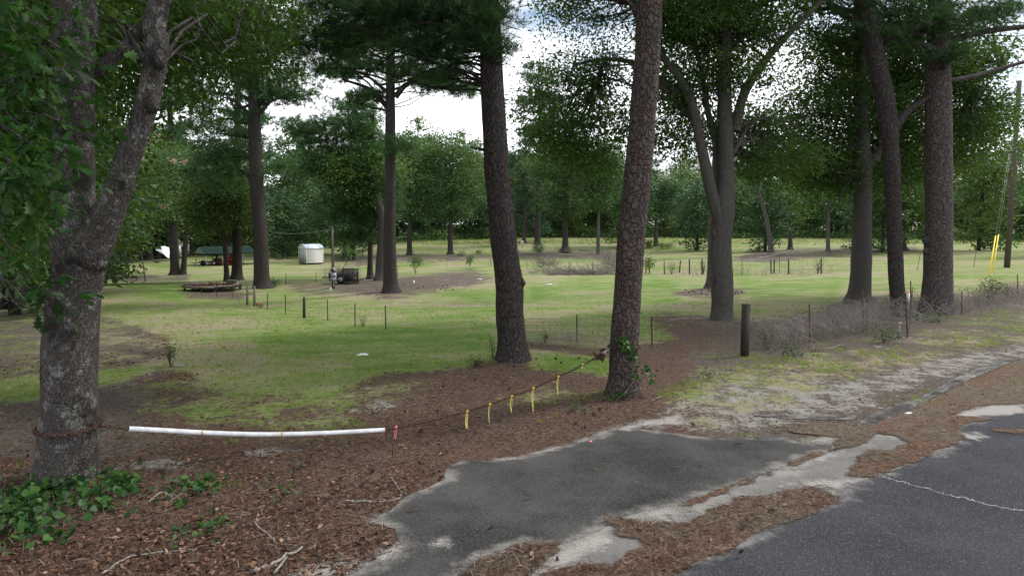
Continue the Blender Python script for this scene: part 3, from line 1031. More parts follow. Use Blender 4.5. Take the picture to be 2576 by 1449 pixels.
class Crown:
    def __init__(self):
        self.mb = MB()

    def leaves(self, c, r, leaf=0.12, lai=2.2, clump=0.45, per=36, tmpl=LEAF, bias=0.45, flat=0.55, mn=1, droop=0.3):
        c, r = np.asarray(c, float), np.asarray(r, float)
        area = math.pi * r[0] * r[2]
        n = max(mn * per, int(LAIK * lai * area / (0.30 * leaf * leaf)))
        nc = max(1, n // per)
        d = rng.normal(size=(nc, 3))
        d /= np.linalg.norm(d, axis=1)[:, None]
        rad = rng.random(nc) ** bias
        cc = c + d * rad[:, None] * r
        cr_ = clump * (0.6 + 0.8 * rng.random(nc))
        idx = np.repeat(np.arange(nc), per)
        P = cc[idx] + rng.normal(size=(len(idx), 3)) * cr_[idx][:, None] * np.array([1, 1, flat])
        out = (P - cc[idx])
        dr = out + rng.normal(size=P.shape) * cr_[idx][:, None] * 0.9
        dr[:, 2] -= droop * cr_[idx]
        Rm = frames(dr, rng.normal(size=len(P)) * 0.9)
        szs = leaf * (0.65 + 0.7 * rng.random(len(P)))
        V, fs = inst(tmpl[0], tmpl[1], P, Rm, szs)
        rv = np.clip(rng.random(nc)[idx] * 0.55 + rng.random(len(P)) * 0.45, 0, 1)
        self.mb.add(V, fs, np.repeat(rv, len(tmpl[0])))
        return cc

    def needles(self, c, r, size=0.22, n=200, k=14, w=0.03, bias=0.4, pads=None, updir=0.5):
        """n tufts in flattened pads inside the ellipsoid"""
        c, r = np.asarray(c, float), np.asarray(r, float)
        n = int(n * NK)
        npad = pads or max(3, n // 34)
        d = rng.normal(size=(npad, 3))
        d /= np.linalg.norm(d, axis=1)[:, None]
        pc_ = c + d * (rng.random(npad) ** bias)[:, None] * r
        idx = rng.integers(0, npad, n)
        pr = np.minimum(r.mean() * 0.42, 1.1 + 0 * r.mean()) if r.mean() > 1.5 else r.mean() * 0.5
        P = pc_[idx] + rng.normal(size=(n, 3)) * pr * np.array([0.75, 0.75, 0.26])
        dr = rng.normal(size=(n, 3)) * 0.6 + (P - pc_[idx]) / max(pr, .01) * 0.6 + np.array([0, 0, updir])
        pv = rng.random(npad)
        for s_ in range(4):
            m_ = (np.arange(n) % 4) == s_
            if not m_.any():
                continue
            tv, tf = needle_tuft(k, 1.25, w, seed=s_ + 11)
            V, fs = inst(tv, tf, P[m_], frames(dr[m_], rng.random(m_.sum()) * 6.28), size * (0.75 + 0.5 * rng.random(m_.sum())))
            rv = np.clip(pv[idx[m_]] * 0.5 + 0.5 * rng.random(m_.sum()), 0, 1)
            self.mb.add(V, fs, np.repeat(rv, len(tv)))
        return pc_


def lobe(u, v, ru, rv, Y, dep=None):
    c = at(u, v, Y)
    rx, rz = ru * Y / F, rv * Y / F
    return c, np.array([rx, dep if dep else (rx + rz) / 2, rz])


def stem_point(c, z):
    i = int(np.argmin(np.abs(c[:, 2] - z)))
    return c[i, :3].copy(), c[i, 3]


def limbs(mb, stem, targets, r0=None, seg=6, sub=3, lift=0.05, zdrop=0.35, spread=1.0):
    for tg in targets:
        tg = np.asarray(tg, float)
        zst = tg[2] - zdrop * np.linalg.norm(tg[:2] - stem[np.argmin(np.abs(stem[:, 2] - tg[2])), :2]) - 0.2
        zst = max(zst, stem[0, 2] + 0.45 * (stem[-1, 2] - stem[0, 2]) * 0.4)
        p0, rr = stem_point(stem, zst)
        rad = (r0 if r0 else rr * 0.32)
        P = wobble_path(p0, tg, 8, 0.14, lift)
        mb.tube(P, np.linspace(rad, max(0.008, rad * 0.2), 8), seg, False)
        for _ in range(sub):
            k = random.randint(3, 6)
            q = P[k] + rng.normal(size=3) * np.array([1, 1, .6]) * spread
            mb.tube(wobble_path(P[k], q, 5, 0.2), np.linspace(min(.03, rad * 0.35), 0.004, 5), 3, False)


def tree(name, label, cat, base, mb_bark, bark, crowns, group=None, origin=None):
    o = thing(name, label, cat, origin, group)
    mb_bark.build('trunk', bark, o, True, origin)
    for cr_, mat in crowns:
        if cr_.mb.n:
            cr_.mb.build('crown', mat, o, False, origin)
    return o


# --- A: the big forked oak at the left that holds the chain
YA = ground(165, 1222)[1] + 0.2
bA = ground(165, 1222)
mb = MB()
rowsA = stem_world([(165, 1222, 132), (172, 1100, 130), (175, 950, 122), (182, 800, 118), (200, 680, 122), (205, 600, 140)], YA)
sA = add_stem(mb, flare(rowsA), 26, 60, 0.10, True, 2.5)
rl = stem_world([(200, 640, 92), (190, 560, 90), (186, 430, 92), (184, 250, 92), (185, 100, 92), (188, 0, 90)], YA + 0.05, 14, -1.0)
sAl = add_stem(mb, rl, 20, 44, 0.1, False)
rr_ = stem_world([(215, 660, 96), (245, 590, 88), (285, 510, 68), (322, 400, 58), (358, 300, 53), (383, 200, 53), (396, 100, 52), (402, 0, 50)], YA - 0.05, 14, 2.2)
sAr = add_stem(mb, rr_, 18, 50, 0.06, False)
mb.tube(curve_pts([at(225, 190, YA + .3), at(290, 140, YA + .4), at(345, 90, YA + .45), at(380, 50, YA + .3)], 10), np.linspace(0.075, 0.06, 10), 9, False, 0.1)
for (uu, vv, rr0) in ((386, 262, .075), (402, 150, .07)):
    p = at(uu, vv, YA - 0.15)
    mb.tube(np.array([p - [0, 0, .1], p, p + [0, 0, .1]]), [rr0 * .5, rr0, rr0 * .5], 9, True, 0.3, 6)
crA = Crown()
crA2 = Crown()
# sprays of large leaves hanging round the trunk
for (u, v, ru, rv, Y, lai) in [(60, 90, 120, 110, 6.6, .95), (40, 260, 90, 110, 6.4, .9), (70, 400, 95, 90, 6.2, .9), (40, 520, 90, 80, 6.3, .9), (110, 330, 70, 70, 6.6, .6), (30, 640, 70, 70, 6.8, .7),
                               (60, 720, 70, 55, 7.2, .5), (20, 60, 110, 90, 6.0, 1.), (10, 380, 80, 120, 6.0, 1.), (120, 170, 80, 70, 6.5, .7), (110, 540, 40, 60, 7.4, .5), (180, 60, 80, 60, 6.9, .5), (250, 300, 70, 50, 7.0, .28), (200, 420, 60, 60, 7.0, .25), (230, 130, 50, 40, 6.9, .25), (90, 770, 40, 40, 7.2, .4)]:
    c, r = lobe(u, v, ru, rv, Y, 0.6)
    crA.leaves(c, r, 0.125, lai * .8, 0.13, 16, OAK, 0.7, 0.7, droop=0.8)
    for _ in range(4):
        q = c + rng.normal(size=3) * r * 0.6
        mb.tube(wobble_path(at(-60, v - 150, Y + .2), q, 7, 0.1), np.linspace(0.014, 0.003, 7), 5, False)
# the dark layer of foliage behind and over the fork
for (u, v, ru, rv, Y, lai) in [(60, 120, 170, 200, 9.5, 2.0), (60, 420, 130, 160, 10, 2.0), (300, 60, 160, 90, 11, 1.8), (480, 60, 150, 95, 12, 1.9), (660, 40, 120, 80, 13, 1.4), (330, 230, 100, 80, 12, 1.3), (520, 160, 90, 60, 14, 1.1), (640, 150, 70, 50, 14, 1.0),
                               (60, 620, 70, 70, 11, 1.2), (300, 420, 60, 60, 13, .8), (20, 250, 120, 150, 8.5, 2.2), (-60, 500, 120, 150, 9, 2.0), (120, 30, 150, 90, 8.8, 2.2), (-40, 650, 90, 60, 10, 1.5), (400, 150, 90, 60, 12.5, 1.5), (560, 80, 120, 80, 15, 1.6), (290, 330, 70, 60, 14, 1.0), (330, 560, 50, 50, 16, .5), (420, 40, 130, 90, 14, 1.5), (640, 60, 120, 90, 16, 1.4), (300, 200, 80, 90, 13, 1.0), (470, 220, 90, 60, 15, .8), (60, 330, 150, 200, 11, 1.8)]:
    c, r = lobe(u, v, ru, rv, Y, 1.5)
    cc = crA2.leaves(c, r, 0.105, lai, 0.26, 30, LEAF, 0.6, 0.6, droop=0.6)
    if v < 200 and Y < 13.5 and u > -100:
        limbs(mb, sAr if u > 200 else sAl, cc[:2], 0.022, 5, 2, 0.05, 0.7, 0.5)
for (x, y, z, r) in [(-6, 6, 10, 3.4), (-9, 9, 9.5, 3.6), (-3, 9, 11, 3.4), (-5.5, 11, 12.5, 3.6), (-10, 5, 11, 3.5), (-2, 5.5, 11.5, 2.8), (-6, 3, 12, 3), (-12, 10, 10, 3.5), (-9, 14, 9, 3.5), (-14, 15, 9.5, 4), (-12, 20, 9, 4)]:
    crA2.leaves((x, y, z), (r, r, r * .6), 0.24, 1.9, 0.5, 30, LEAF)
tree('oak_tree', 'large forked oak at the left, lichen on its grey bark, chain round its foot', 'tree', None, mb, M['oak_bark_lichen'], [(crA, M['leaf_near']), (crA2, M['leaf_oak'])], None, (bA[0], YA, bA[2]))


def pine(name, label, px, top, bark, needle_lobes, seg=18, n=60, extra=(), high=(), rough=0.06, dY=None, knots=(), size=.22, fw=.03, over=None, mat='needle', group=None, foot=True):
    b = ground(px[0][0], px[0][1])
    Y = b[1] + px[0][2] * 0.4 * b[1] / F
    mb = MB()
    rows = stem_world(px, Y, top, 0, 0.07)
    st = add_stem(mb, flare(rows) if foot else rows, seg, n, rough, foot)
    for (u, v, rr0) in knots:
        p = at(u, v, Y - 0.02)
        mb.tube(np.array([p - [0, 0, rr0], p, p + [0, 0, rr0]]), [rr0 * .4, rr0, rr0 * .4], 9, True, 0.3, 6)
    for (pts, r0, r1) in extra:
        W = curve_pts([at(u, v, Y + dy) for (u, v, dy) in pts], 12)
        mb.tube(W, np.linspace(r0, r1, 12), 7, True, 0.08, 5)
    cr_ = Crown()
    for (u, v, ru, rv, dy, nt_) in needle_lobes:
        c, r = lobe(u, v, ru, rv, Y + dy)
        pads = cr_.needles(c, r, size, nt_, 14, fw)
        limbs(mb, st, pads[:3], None if r.mean() > .8 else .03, 5, 3, 0.03, 0.1, 0.5)
    for (dx, dy, z, r, nt_) in high:
        pads = cr_.needles((st[-1, 0] + dx, Y + dy, z), (r, r, r * .6), size * 2.2, nt_ // 2, 10, 0.06)
        limbs(mb, st, pads[:2], None, 5, 1)
    return tree(name, label, 'tree', None, mb, M[bark], [(cr_, M[mat])], group, (b[0], Y, b[2]))


HIGH = [(0, 0, 19, 2.5, 260), (2, 0.5, 16.5, 2.2, 220), (-2.2, -.5, 16, 2.2, 220), (.6, 2.2, 17.5, 2.2, 200), (-.5, -2.2, 15, 2.0, 180)]

# --- B centre pine
pine('pine_tree', 'thick dark-barked pine in the centre standing on a mound of pine straw', [(1290, 910, 84), (1288, 860, 72), (1282, 780, 70), (1281, 715, 70), (1273, 660, 66), (1262, 560, 65), (1255, 480, 64), (1248, 400, 62), (1243, 300, 60), (1238, 200, 58), (1234, 100, 54), (1230, 0, 50)],
     20, 'pine_bark',
     [(1120, 40, 130, 60, 0.2, 420), (950, 30, 150, 55, .6, 420), (820, 60, 90, 70, .8, 260), (1180, 110, 60, 45, -.3, 190), (1060, 130, 90, 35, 0, 200), (1250, 60, 50, 60, -.5, 130), (900, 120, 80, 45, .8, 160), (1130, 180, 70, 22, .2, 110), (1262, 130, 35, 40, -.6, 40), (1170, -80, 220, 70, 0, 400), (900, -60, 160, 60, .6, 300), (1000, 60, 120, 45, .4, 150), (820, 10, 130, 50, 1, 200), (1140, 70, 80, 50, .4, 120), (780, 130, 60, 50, 1, 130), (1010, 180, 90, 25, .6, 90), (1205, 20, 60, 60, -.4, 150)],
     28, 110, [([(1215, 208, 0), (1185, 185, -.1), (1140, 178, -.1), (1090, 160, 0)], .045, .01), ([(1225, 110, 0), (1150, 90, .1), (1040, 70, .2), (930, 100, .5), (850, 130, .7), (790, 190, .8)], .075, .012), ([(1215, 135, 0), (1190, 170, -.2), (1165, 215, -.2)], .02, .006),
               ([(1225, 60, 0), (1100, 30, 0), (960, 20, .4), (820, 60, .8), (740, 110, .9)], .06, .012), ([(1222, 378, 0), (1200, 374, -.1), (1185, 371, -.1)], .035, .015)],
     HIGH, 0.07, knots=[(1308, 712, .13), (1212, 205, .09)], size=.2, fw=.022)
# --- C pine with vine and chain
pine('pine_tree', 'tall reddish-barked pine on the verge with a green vine and chain round it', [(1566, 1000, 82), (1568, 930, 74), (1570, 860, 72), (1578, 750, 70), (1585, 640, 68), (1598, 500, 68), (1608, 400, 67), (1616, 300, 66), (1625, 200, 64), (1631, 100, 62), (1634, 0, 62)],
     19, 'pine_bark_red', [(1760, -160, 130, 60, 0, 200), (1500, -200, 130, 60, 0, 200)], 28, 110,
     [([(1605, 40, 0), (1585, 10, -.1), (1560, -10, -.2)], .05, .03)], HIGH, 0.07, knots=[(1645, 130, .09), (1655, 250, .05)], size=.2)
# --- F leaning pine
pine('pine_tree', 'slender leaning pine with a broken branch stub, left neighbour of the stout pine', [(2262, 797, 40), (2258, 740, 36), (2254, 680, 36), (2251, 600, 35), (2247, 500, 36), (2243, 400, 38), (2236, 330, 42), (2226, 250, 44), (2210, 180, 44), (2195, 100, 44), (2180, 20, 42)],
     17, 'pine_bark', [(2330, 60, 150, 60, .2, 240), (2200, 10, 80, 50, 0, 130), (2330, -80, 220, 70, 0, 300)], 20, 90,
     [([(2208, 150, 0), (2216, 110, -.1), (2222, 70, -.1)], .1, .06), ([(2222, 72, -.1), (2240, 85, -.1), (2262, 90, -.1)], .05, .02), ([(2256, 318, 0), (2280, 285, .3), (2320, 255, .5), (2350, 240, .6)], .13, .08), ([(2262, 440, 0), (2290, 460, 0), (2310, 500, 0)], .03, .01)], HIGH, 0.08,
     knots=[(2250, 320, .22)])
# --- G big right pine
pine('pine_tree', 'stout pine at the right with pale flaking bark beside the fence', [(2356, 792, 86), (2357, 740, 72), (2360, 680, 64), (2361, 600, 63), (2362, 500, 62), (2362, 400, 60), (2361, 300, 58), (2360, 200, 56), (2361, 100, 52), (2364, 0, 46)],
     20, 'pine_bark_pale', [(2400, 30, 120, 50, -.5, 260), (2300, 80, 80, 45, -.6, 170), (2380, 120, 60, 35, -.9, 60), (2530, 20, 70, 40, 0, 130), (2450, -80, 250, 70, 0, 350)], 28, 100,
     [([(2385, 108, 0), (2430, 92, 0), (2490, 78, 0), (2600, 66, 0)], .13, .08), ([(2385, 205, 0), (2440, 195, .2), (2530, 170, .3), (2600, 150, .4)], .09, .05)], HIGH, 0.06, knots=[(2328, 606, .13), (2330, 632, .11)], size=.24)
# --- H mid-left pine
pine('pine_tree', 'tall straight pine left of the white shed, its foot in pine straw', [(661, 727, 46), (658, 690, 38), (656, 600, 35), (648, 500, 33), (643, 400, 31), (640, 300, 29), (640, 220, 26), (638, 120, 22), (634, 30, 18)],
     24, 'pine_bark_far', [(560, 330, 90, 90, 1, 360), (600, 200, 100, 50, 0, 300), (720, 220, 80, 45, 0, 260), (640, 100, 110, 55, 0, 300), (560, 420, 80, 70, 1.5, 340), (700, 120, 80, 45, 0, 180), (520, 240, 60, 40, 1, 130), (690, 420, 25, 25, 0, 30), (620, 10, 130, 50, 0, 260)], 16, 60,
     [([(655, 285, 0), (672, 262, 0), (685, 240, 0)], .14, .07), ([(625, 285, 0), (600, 262, 0), (580, 250, 0)], .12, .06), ([(635, 450, 0), (615, 440, 0), (600, 440, 0)], .06, .03)], (), .05, size=.42, fw=.035)
# --- I mid pine
pine('pine_tree', 'tall straight pine in the middle of the lawn with wide upswept branches', [(984, 737, 46), (982, 700, 36), (980, 600, 31), (981, 500, 28), (982, 400, 27), (982, 300, 25), (982, 200, 22), (983, 100, 19), (984, 0, 16)],
     25, 'pine_bark_far', [(880, 150, 80, 40, 0, 240), (1080, 205, 90, 22, -.5, 170), (1150, 225, 60, 18, -.5, 110), (1060, 150, 80, 35, 0, 200), (960, 60, 110, 40, 0, 280), (900, 240, 60, 25, 0, 120), (880, 100, 70, 35, 0, 180), (1020, 100, 60, 40, 0, 160), (1000, 370, 35, 20, -.3, 50), (980, 0, 150, 50, 0, 280), (850, 190, 60, 30, 0, 120)], 16, 60,
     [([(994, 245, 0), (1025, 212, 0), (1080, 200, 0), (1150, 222, 0)], .16, .05), ([(975, 270, 0), (930, 225, 0), (860, 200, 0)], .15, .05), ([(994, 345 - 150, 0), (1040, 168, 0), (1100, 158, 0)], .12, .04), ([(972, 230, 0), (920, 190, 0), (860, 175, 0)], .1, .03)], (), .05, size=.38, fw=.035)


HOLES = []


def broad(name, label, px, bark, lobes_, leafm, leaf=.14, lai=2.0, extra=(), top=None, seg=12, n=36, clump=.5, high=(), rough=.07, sub=3, group=None, dY=0, per=36, bias=.45):
    b = ground(px[0][0], px[0][1])
    Y = b[1] + px[0][2] * 0.4 * b[1] / F + dY
    mb = MB()
    rows = stem_world(px, Y, top, 0, .05)
    st = add_stem(mb, flare(rows), seg, n, rough)
    stems = [st]
    for (pts, r0, r1) in extra:
        W = curve_pts([at(u, v, Y + dy) for (u, v, dy) in pts], 16)
        rad = np.linspace(r0, r1, 16)
        mb.tube(W, rad, 9, False, 0.06, 4)
        stems.append(np.c_[W, rad])
    cr_ = Crown()
    for (u, v, ru, rv, dy, k, *lf) in lobes_:
        c, r = lobe(u, v, ru, rv, Y + dy)
        cc = cr_.leaves(c, r, leaf * (lf[0] if lf else 1), lai * k, clump * (1.4 if lf else 1), per, LEAF, bias)
        ds = [np.min(np.linalg.norm(s_[:, :3] - c, axis=1)) for s_ in stems]
        limbs(mb, stems[int(np.argmin(ds))], cc[:3], max(.02, min(.11, 0.035 * r[0])), 5, sub, spread=r[0] * .5)
    for (dx, dy, z, r) in high:
        cr_.leaves((st[-1, 0] + dx, Y + dy, z), (r, r, r * .6), leaf * 2, 1.7, .6, 30)
    o_ = tree(name, label, 'tree', None, mb, M[bark], [(cr_, M[leafm])], group, (b[0], Y, b[2]))
    HOLES.append((o_, Y))
    return o_


# --- D many-stemmed oak
broad('oak_tree', 'many-stemmed grey hardwood tree with rot holes in its trunk beside the dark timber post', [(1815, 806, 50), (1817, 760, 52), (1816, 700, 54), (1813, 640, 54), (1815, 580, 50), (1820, 530, 54), (1826, 460, 40), (1826, 380, 38), (1824, 300, 36), (1822, 200, 32), (1826, 100, 28), (1830, 0, 24)], 'oak_bark',
      [(1760, 60, 130, 90, 0, 1.1), (1900, 80, 110, 80, 0, .9), (1830, 200, 120, 90, 0, .9), (1450, 60, 120, 70, 1, .45), (1390, 170, 90, 80, 1, .4), (1470, 260, 100, 90, 1.2, .75), (1400, 330, 100, 90, 1.4, .9), (1520, 180, 80, 70, .8, .6), (1480, 400, 90, 60, 1.4, .9),
       (1690, 220, 70, 90, .5, .8), (1700, 330, 60, 70, .5, .7), (1960, 380, 100, 70, 1, .8), (1900, 300, 60, 50, .6, .5), (1340, 250, 60, 60, 1.2, .5), (1560, 330, 50, 60, 1.2, .6), (1700, 60, 80, 70, 0, 1.), (1780, 330, 60, 50, .4, .6), (1480, -40, 200, 50, 0, .7), (1850, -60, 250, 70, 0, 1.2), (1740, 130, 110, 130, 3, .8, 1.5), (1850, 330, 110, 70, 3, .7, 1.5), (1960, 420, 110, 70, 3, .8, 1.5), (1480, 330, 120, 100, 3, .6, 1.5), (1840, 60, 150, 70, 3, .8, 1.5), (1700, 20, 100, 60, 3, .7, 1.5), (1695, 300, 65, 80, 1.5, .7, 1.3), (1665, 395, 45, 50, 1.5, .6, 1.3), (1560, 60, 70, 50, 1, .35)],
      'leaf_oak', .105, 1.65,
      [([(1812, 560, -.1), (1793, 500, -.15), (1775, 420, -.2), (1762, 360, -.2), (1742, 270, -.2), (1712, 200, -.1), (1665, 140, 0), (1640, 60, .1)], .2, .09), ([(1812, 540, .1), (1808, 450, .2), (1800, 350, .3), (1780, 280, .3), (1765, 180, .3), (1735, 60, .3)], .15, .06),
       ([(1850, 330, 0), (1870, 240, 0), (1920, 160, 0), (1980, 90, .1), (2070, 0, .2)], .16, .08), ([(1740, 260, 0), (1660, 200, .4), (1600, 160, .8), (1520, 150, 1), (1440, 165, 1.2)], .11, .04), ([(1520, 150, 1), (1500, 210, 1.2), (1460, 300, 1.4), (1400, 380, 1.4)], .07, .02),
       ([(1670, 25, 0), (1600, 8, .4), (1540, 0, .6), (1450, -10, .8)], .08, .05), ([(1845, 385, 0), (1890, 310, .2), (1950, 300, .4), (2010, 320, .6)], .07, .02), ([(1740, 300, 0), (1660, 215, .3), (1590, 170, .7)], .09, .05)],
      None, 20, 60, .34, [(0, 0, 14, 3), (3, 1, 12.5, 2.6), (-3, 0, 12.5, 2.8), (0, 3, 12, 2.6)], .09, per=95, sub=8)
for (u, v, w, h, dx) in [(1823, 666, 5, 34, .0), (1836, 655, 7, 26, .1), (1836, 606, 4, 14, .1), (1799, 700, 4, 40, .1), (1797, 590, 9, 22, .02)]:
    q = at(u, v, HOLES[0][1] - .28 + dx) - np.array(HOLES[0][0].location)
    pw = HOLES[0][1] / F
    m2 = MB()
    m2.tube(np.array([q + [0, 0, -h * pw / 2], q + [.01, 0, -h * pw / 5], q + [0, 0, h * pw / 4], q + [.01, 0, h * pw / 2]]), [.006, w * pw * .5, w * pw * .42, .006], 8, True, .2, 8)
    m2.build('hole_or_burl', M['hole_dark'] if h != 22 else M['oak_bark'], HOLES[0][0], True)  # proud dark lumps stand in for shaded hollows; the bark-coloured one is a burl
# --- pale pine behind D
pine('pine_tree', 'pale-barked pine half hidden behind the many-stemmed tree', [(1789, 727, 34), (1790, 690, 24), (1791, 620, 21), (1793, 540, 20), (1798, 450, 20), (1805, 360, 19), (1812, 280, 18), (1820, 150, 16), (1826, 0, 14)], 22, 'pine_bark_pale', [(1800, 60, 90, 60, 0, 160), (1830, -60, 120, 60, 0, 160)], 12, 40, (), (), .05, size=.36)
# --- E hardwood right
broad('oak_tree', 'broad-based hardwood in front of the leaning pine, dark leafy crown', [(2160, 765, 62), (2163, 730, 54), (2166, 680, 48), (2168, 600, 46), (2170, 500, 42), (2170, 420, 42), (2168, 340, 34), (2165, 250, 32), (2162, 150, 28), (2160, 0, 22)], 'oak_bark',
      [(2100, 120, 110, 90, 0, 1.), (2100, 260, 120, 80, 0, 1.2), (2060, 380, 110, 80, .5, 1.2), (2240, 300, 120, 90, 1, 1.3), (2250, 420, 100, 70, 1, 1.1), (2330, 200, 120, 90, 1.5, 1.1), (2440, 160, 100, 70, 1, .9), (2450, 290, 110, 70, 1, .9), (2000, 300, 80, 60, .3, .6), (2130, 440, 90, 50, .6, .9),
       (2010, 440, 80, 45, .6, .7), (2420, 400, 90, 50, 1.2, .7), (2280, 80, 100, 70, .5, 1), (2540, 250, 50, 60, .5, .2), (2030, 30, 100, 50, 0, .5), (2200, -60, 350, 60, 0, 1.2), (2120, 200, 140, 140, 3, .9, 1.5), (2280, 320, 160, 150, 3.5, 1., 1.5), (2440, 330, 120, 120, 4, .9, 1.5), (2060, 400, 130, 90, 3, .9, 1.5), (2400, 120, 140, 90, 3, .9, 1.5), (2230, 120, 110, 110, 3, .9, 1.5)], 'leaf_oak', .12, 1.5,
      [([(2180, 430, 0), (2205, 390, .1), (2250, 330, .5), (2300, 270, .8), (2350, 240, 1), (2430, 210, 1), (2530, 175, 1)], .18, .06), ([(2440, 205, 1), (2480, 260, 1), (2540, 268, 1), (2600, 260, 1)], .06, .03), ([(2160, 430, 0), (2120, 480, -.2), (2100, 540, -.2)], .05, .01)], None, 16, 46, .4, [(0, 0, 16, 3.4), (3, 1, 14, 3), (-3, 0, 14, 3)], .07, per=95, sub=7)

# --- I2, J, J2, K ...: mid-ground trees
broad('hardwood_tree', 'grey hardwood trunk close behind the left side of the middle pine', [(957, 707, 34), (957, 680, 26), (960, 620, 23), (962, 560, 22), (955, 520, 22), (945, 470, 14), (940, 420, 12)], 'oak_bark', [(900, 470, 80, 50, 0, 1.1), (960, 420, 70, 50, 1, 1), (860, 420, 70, 45, 0, .9)], 'leaf_oak', .2, 1.7, [([(957, 530, 0), (975, 480, 0), (985, 430, 0)], .12, .05)], None)
pine('pine_tree', 'slim dark pine with a dense low crown between the power pole and the middle pine', [(931, 702, 18), (931, 660, 13), (932, 600, 12), (932, 520, 11), (935, 420, 9), (938, 330, 6), (940, 260, 3)], None, 'pine_bark', [(850, 340, 90, 40, 0, 420), (900, 290, 70, 35, 0, 260), (840, 430, 90, 45, 0, 420), (920, 400, 70, 50, 0, 340), (880, 530, 80, 45, 0, 380), (960, 540, 60, 40, .5, 240), (760, 320, 55, 22, 0, 150), (940, 470, 60, 40, 0, 240), (800, 390, 60, 30, 0, 160), (900, 600, 60, 22, 0, 120)], 8, 30, (), (), .04, size=.4, fw=.04)
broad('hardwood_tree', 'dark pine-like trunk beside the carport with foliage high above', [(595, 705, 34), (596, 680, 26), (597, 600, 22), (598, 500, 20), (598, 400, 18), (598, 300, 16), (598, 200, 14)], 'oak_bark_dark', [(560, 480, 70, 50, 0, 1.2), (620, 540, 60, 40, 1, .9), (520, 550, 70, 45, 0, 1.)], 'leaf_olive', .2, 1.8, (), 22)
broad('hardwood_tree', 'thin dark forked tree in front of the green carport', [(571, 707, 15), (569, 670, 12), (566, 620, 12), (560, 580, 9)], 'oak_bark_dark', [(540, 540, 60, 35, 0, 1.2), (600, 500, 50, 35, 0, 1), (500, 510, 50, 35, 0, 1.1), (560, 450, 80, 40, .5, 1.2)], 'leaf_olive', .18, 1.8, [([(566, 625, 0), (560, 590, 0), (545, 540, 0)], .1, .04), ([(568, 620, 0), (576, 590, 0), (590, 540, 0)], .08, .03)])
pine('pine_tree', 'straight pine on a straw mound left of the carport, taller of a close pair', [(441, 692, 28), (440, 670, 22), (438, 600, 20), (434, 500, 17), (430, 400, 15), (428, 300, 13), (427, 200, 11)], 26, 'pine_bark_far', [(450, 240, 55, 28, 0, 150), (390, 260, 60, 25, 0, 130), (440, 190, 50, 25, 0, 120), (430, 330, 45, 20, 0, 80), (430, 120, 90, 50, 0, 220)], 12, 40, (), (), .04, size=.5, fw=.04)
broad('hardwood_tree', 'thin trunk leaning right out of the same straw mound as the pine', [(460, 692, 17), (463, 660, 13), (468, 600, 12), (474, 540, 10), (480, 460, 8)], 'oak_bark_dark', [(470, 420, 70, 50, 0, 1.2), (430, 520, 70, 40, 0, 1.), (500, 490, 60, 40, 0, 1.)], 'leaf_far', .22, 1.7)
broad('hardwood_tree', 'stout trunk just right of the big forked oak, leaning left', [(282, 692, 34), (278, 660, 27), (272, 600, 24), (268, 540, 20), (262, 460, 16)], 'oak_bark', [(300, 420, 80, 60, 0, 1.1), (250, 480, 80, 50, 0, 1.1), (360, 480, 70, 50, .5, 1.1), (330, 550, 60, 35, .5, .9)], 'leaf_oak', .2, 1.7)
broad('hardwood_tree', 'thin leaning trunk touching the stout one right of the big oak', [(299, 688, 14), (303, 650, 11), (309, 600, 10), (314, 550, 9)], 'oak_bark_dark', [(360, 400, 60, 50, 1, 1.1), (400, 450, 60, 50, 1, 1.1)], 'leaf_olive', .2, 1.7)
far_l = [(326, 662, 13, 326), (345, 655, 9, 350), (357, 655, 10, 352), (378, 655, 13, 376), (420, 650, 10, 424), (398, 652, 12, 396), (100, 670, 16, 98), (155, 668, 14, 150)]
for i, (u, v, w, ut) in enumerate(far_l):
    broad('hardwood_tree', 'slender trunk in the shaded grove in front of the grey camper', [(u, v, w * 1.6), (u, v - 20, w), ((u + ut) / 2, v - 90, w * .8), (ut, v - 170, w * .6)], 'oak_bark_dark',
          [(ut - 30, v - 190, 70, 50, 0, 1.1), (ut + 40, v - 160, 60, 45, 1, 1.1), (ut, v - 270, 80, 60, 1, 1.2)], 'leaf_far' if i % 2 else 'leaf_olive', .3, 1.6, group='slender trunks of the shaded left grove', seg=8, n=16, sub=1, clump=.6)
for i, (u, v, w) in enumerate([(17, 778, 24), (46, 778, 26), (78, 732, 22), (4, 740, 18)]):
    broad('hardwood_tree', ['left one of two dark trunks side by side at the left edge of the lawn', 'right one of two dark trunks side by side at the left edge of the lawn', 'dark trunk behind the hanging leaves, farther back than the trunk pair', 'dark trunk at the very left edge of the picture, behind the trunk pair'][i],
          [(u, v, w * 1.3), (u, v - 40, w), (u - 2, v - 150, w * .8), (u - 4, v - 300, w * .6)], 'oak_bark_dark', [(u - 10, v - 330, 110, 70, 0, 1.2), (u + 60, v - 260, 80, 50, 1, 1), (u - 60, v - 260, 80, 60, 0, 1)], 'leaf_olive', .2, 1.6, seg=10, n=20, sub=1, top=14)

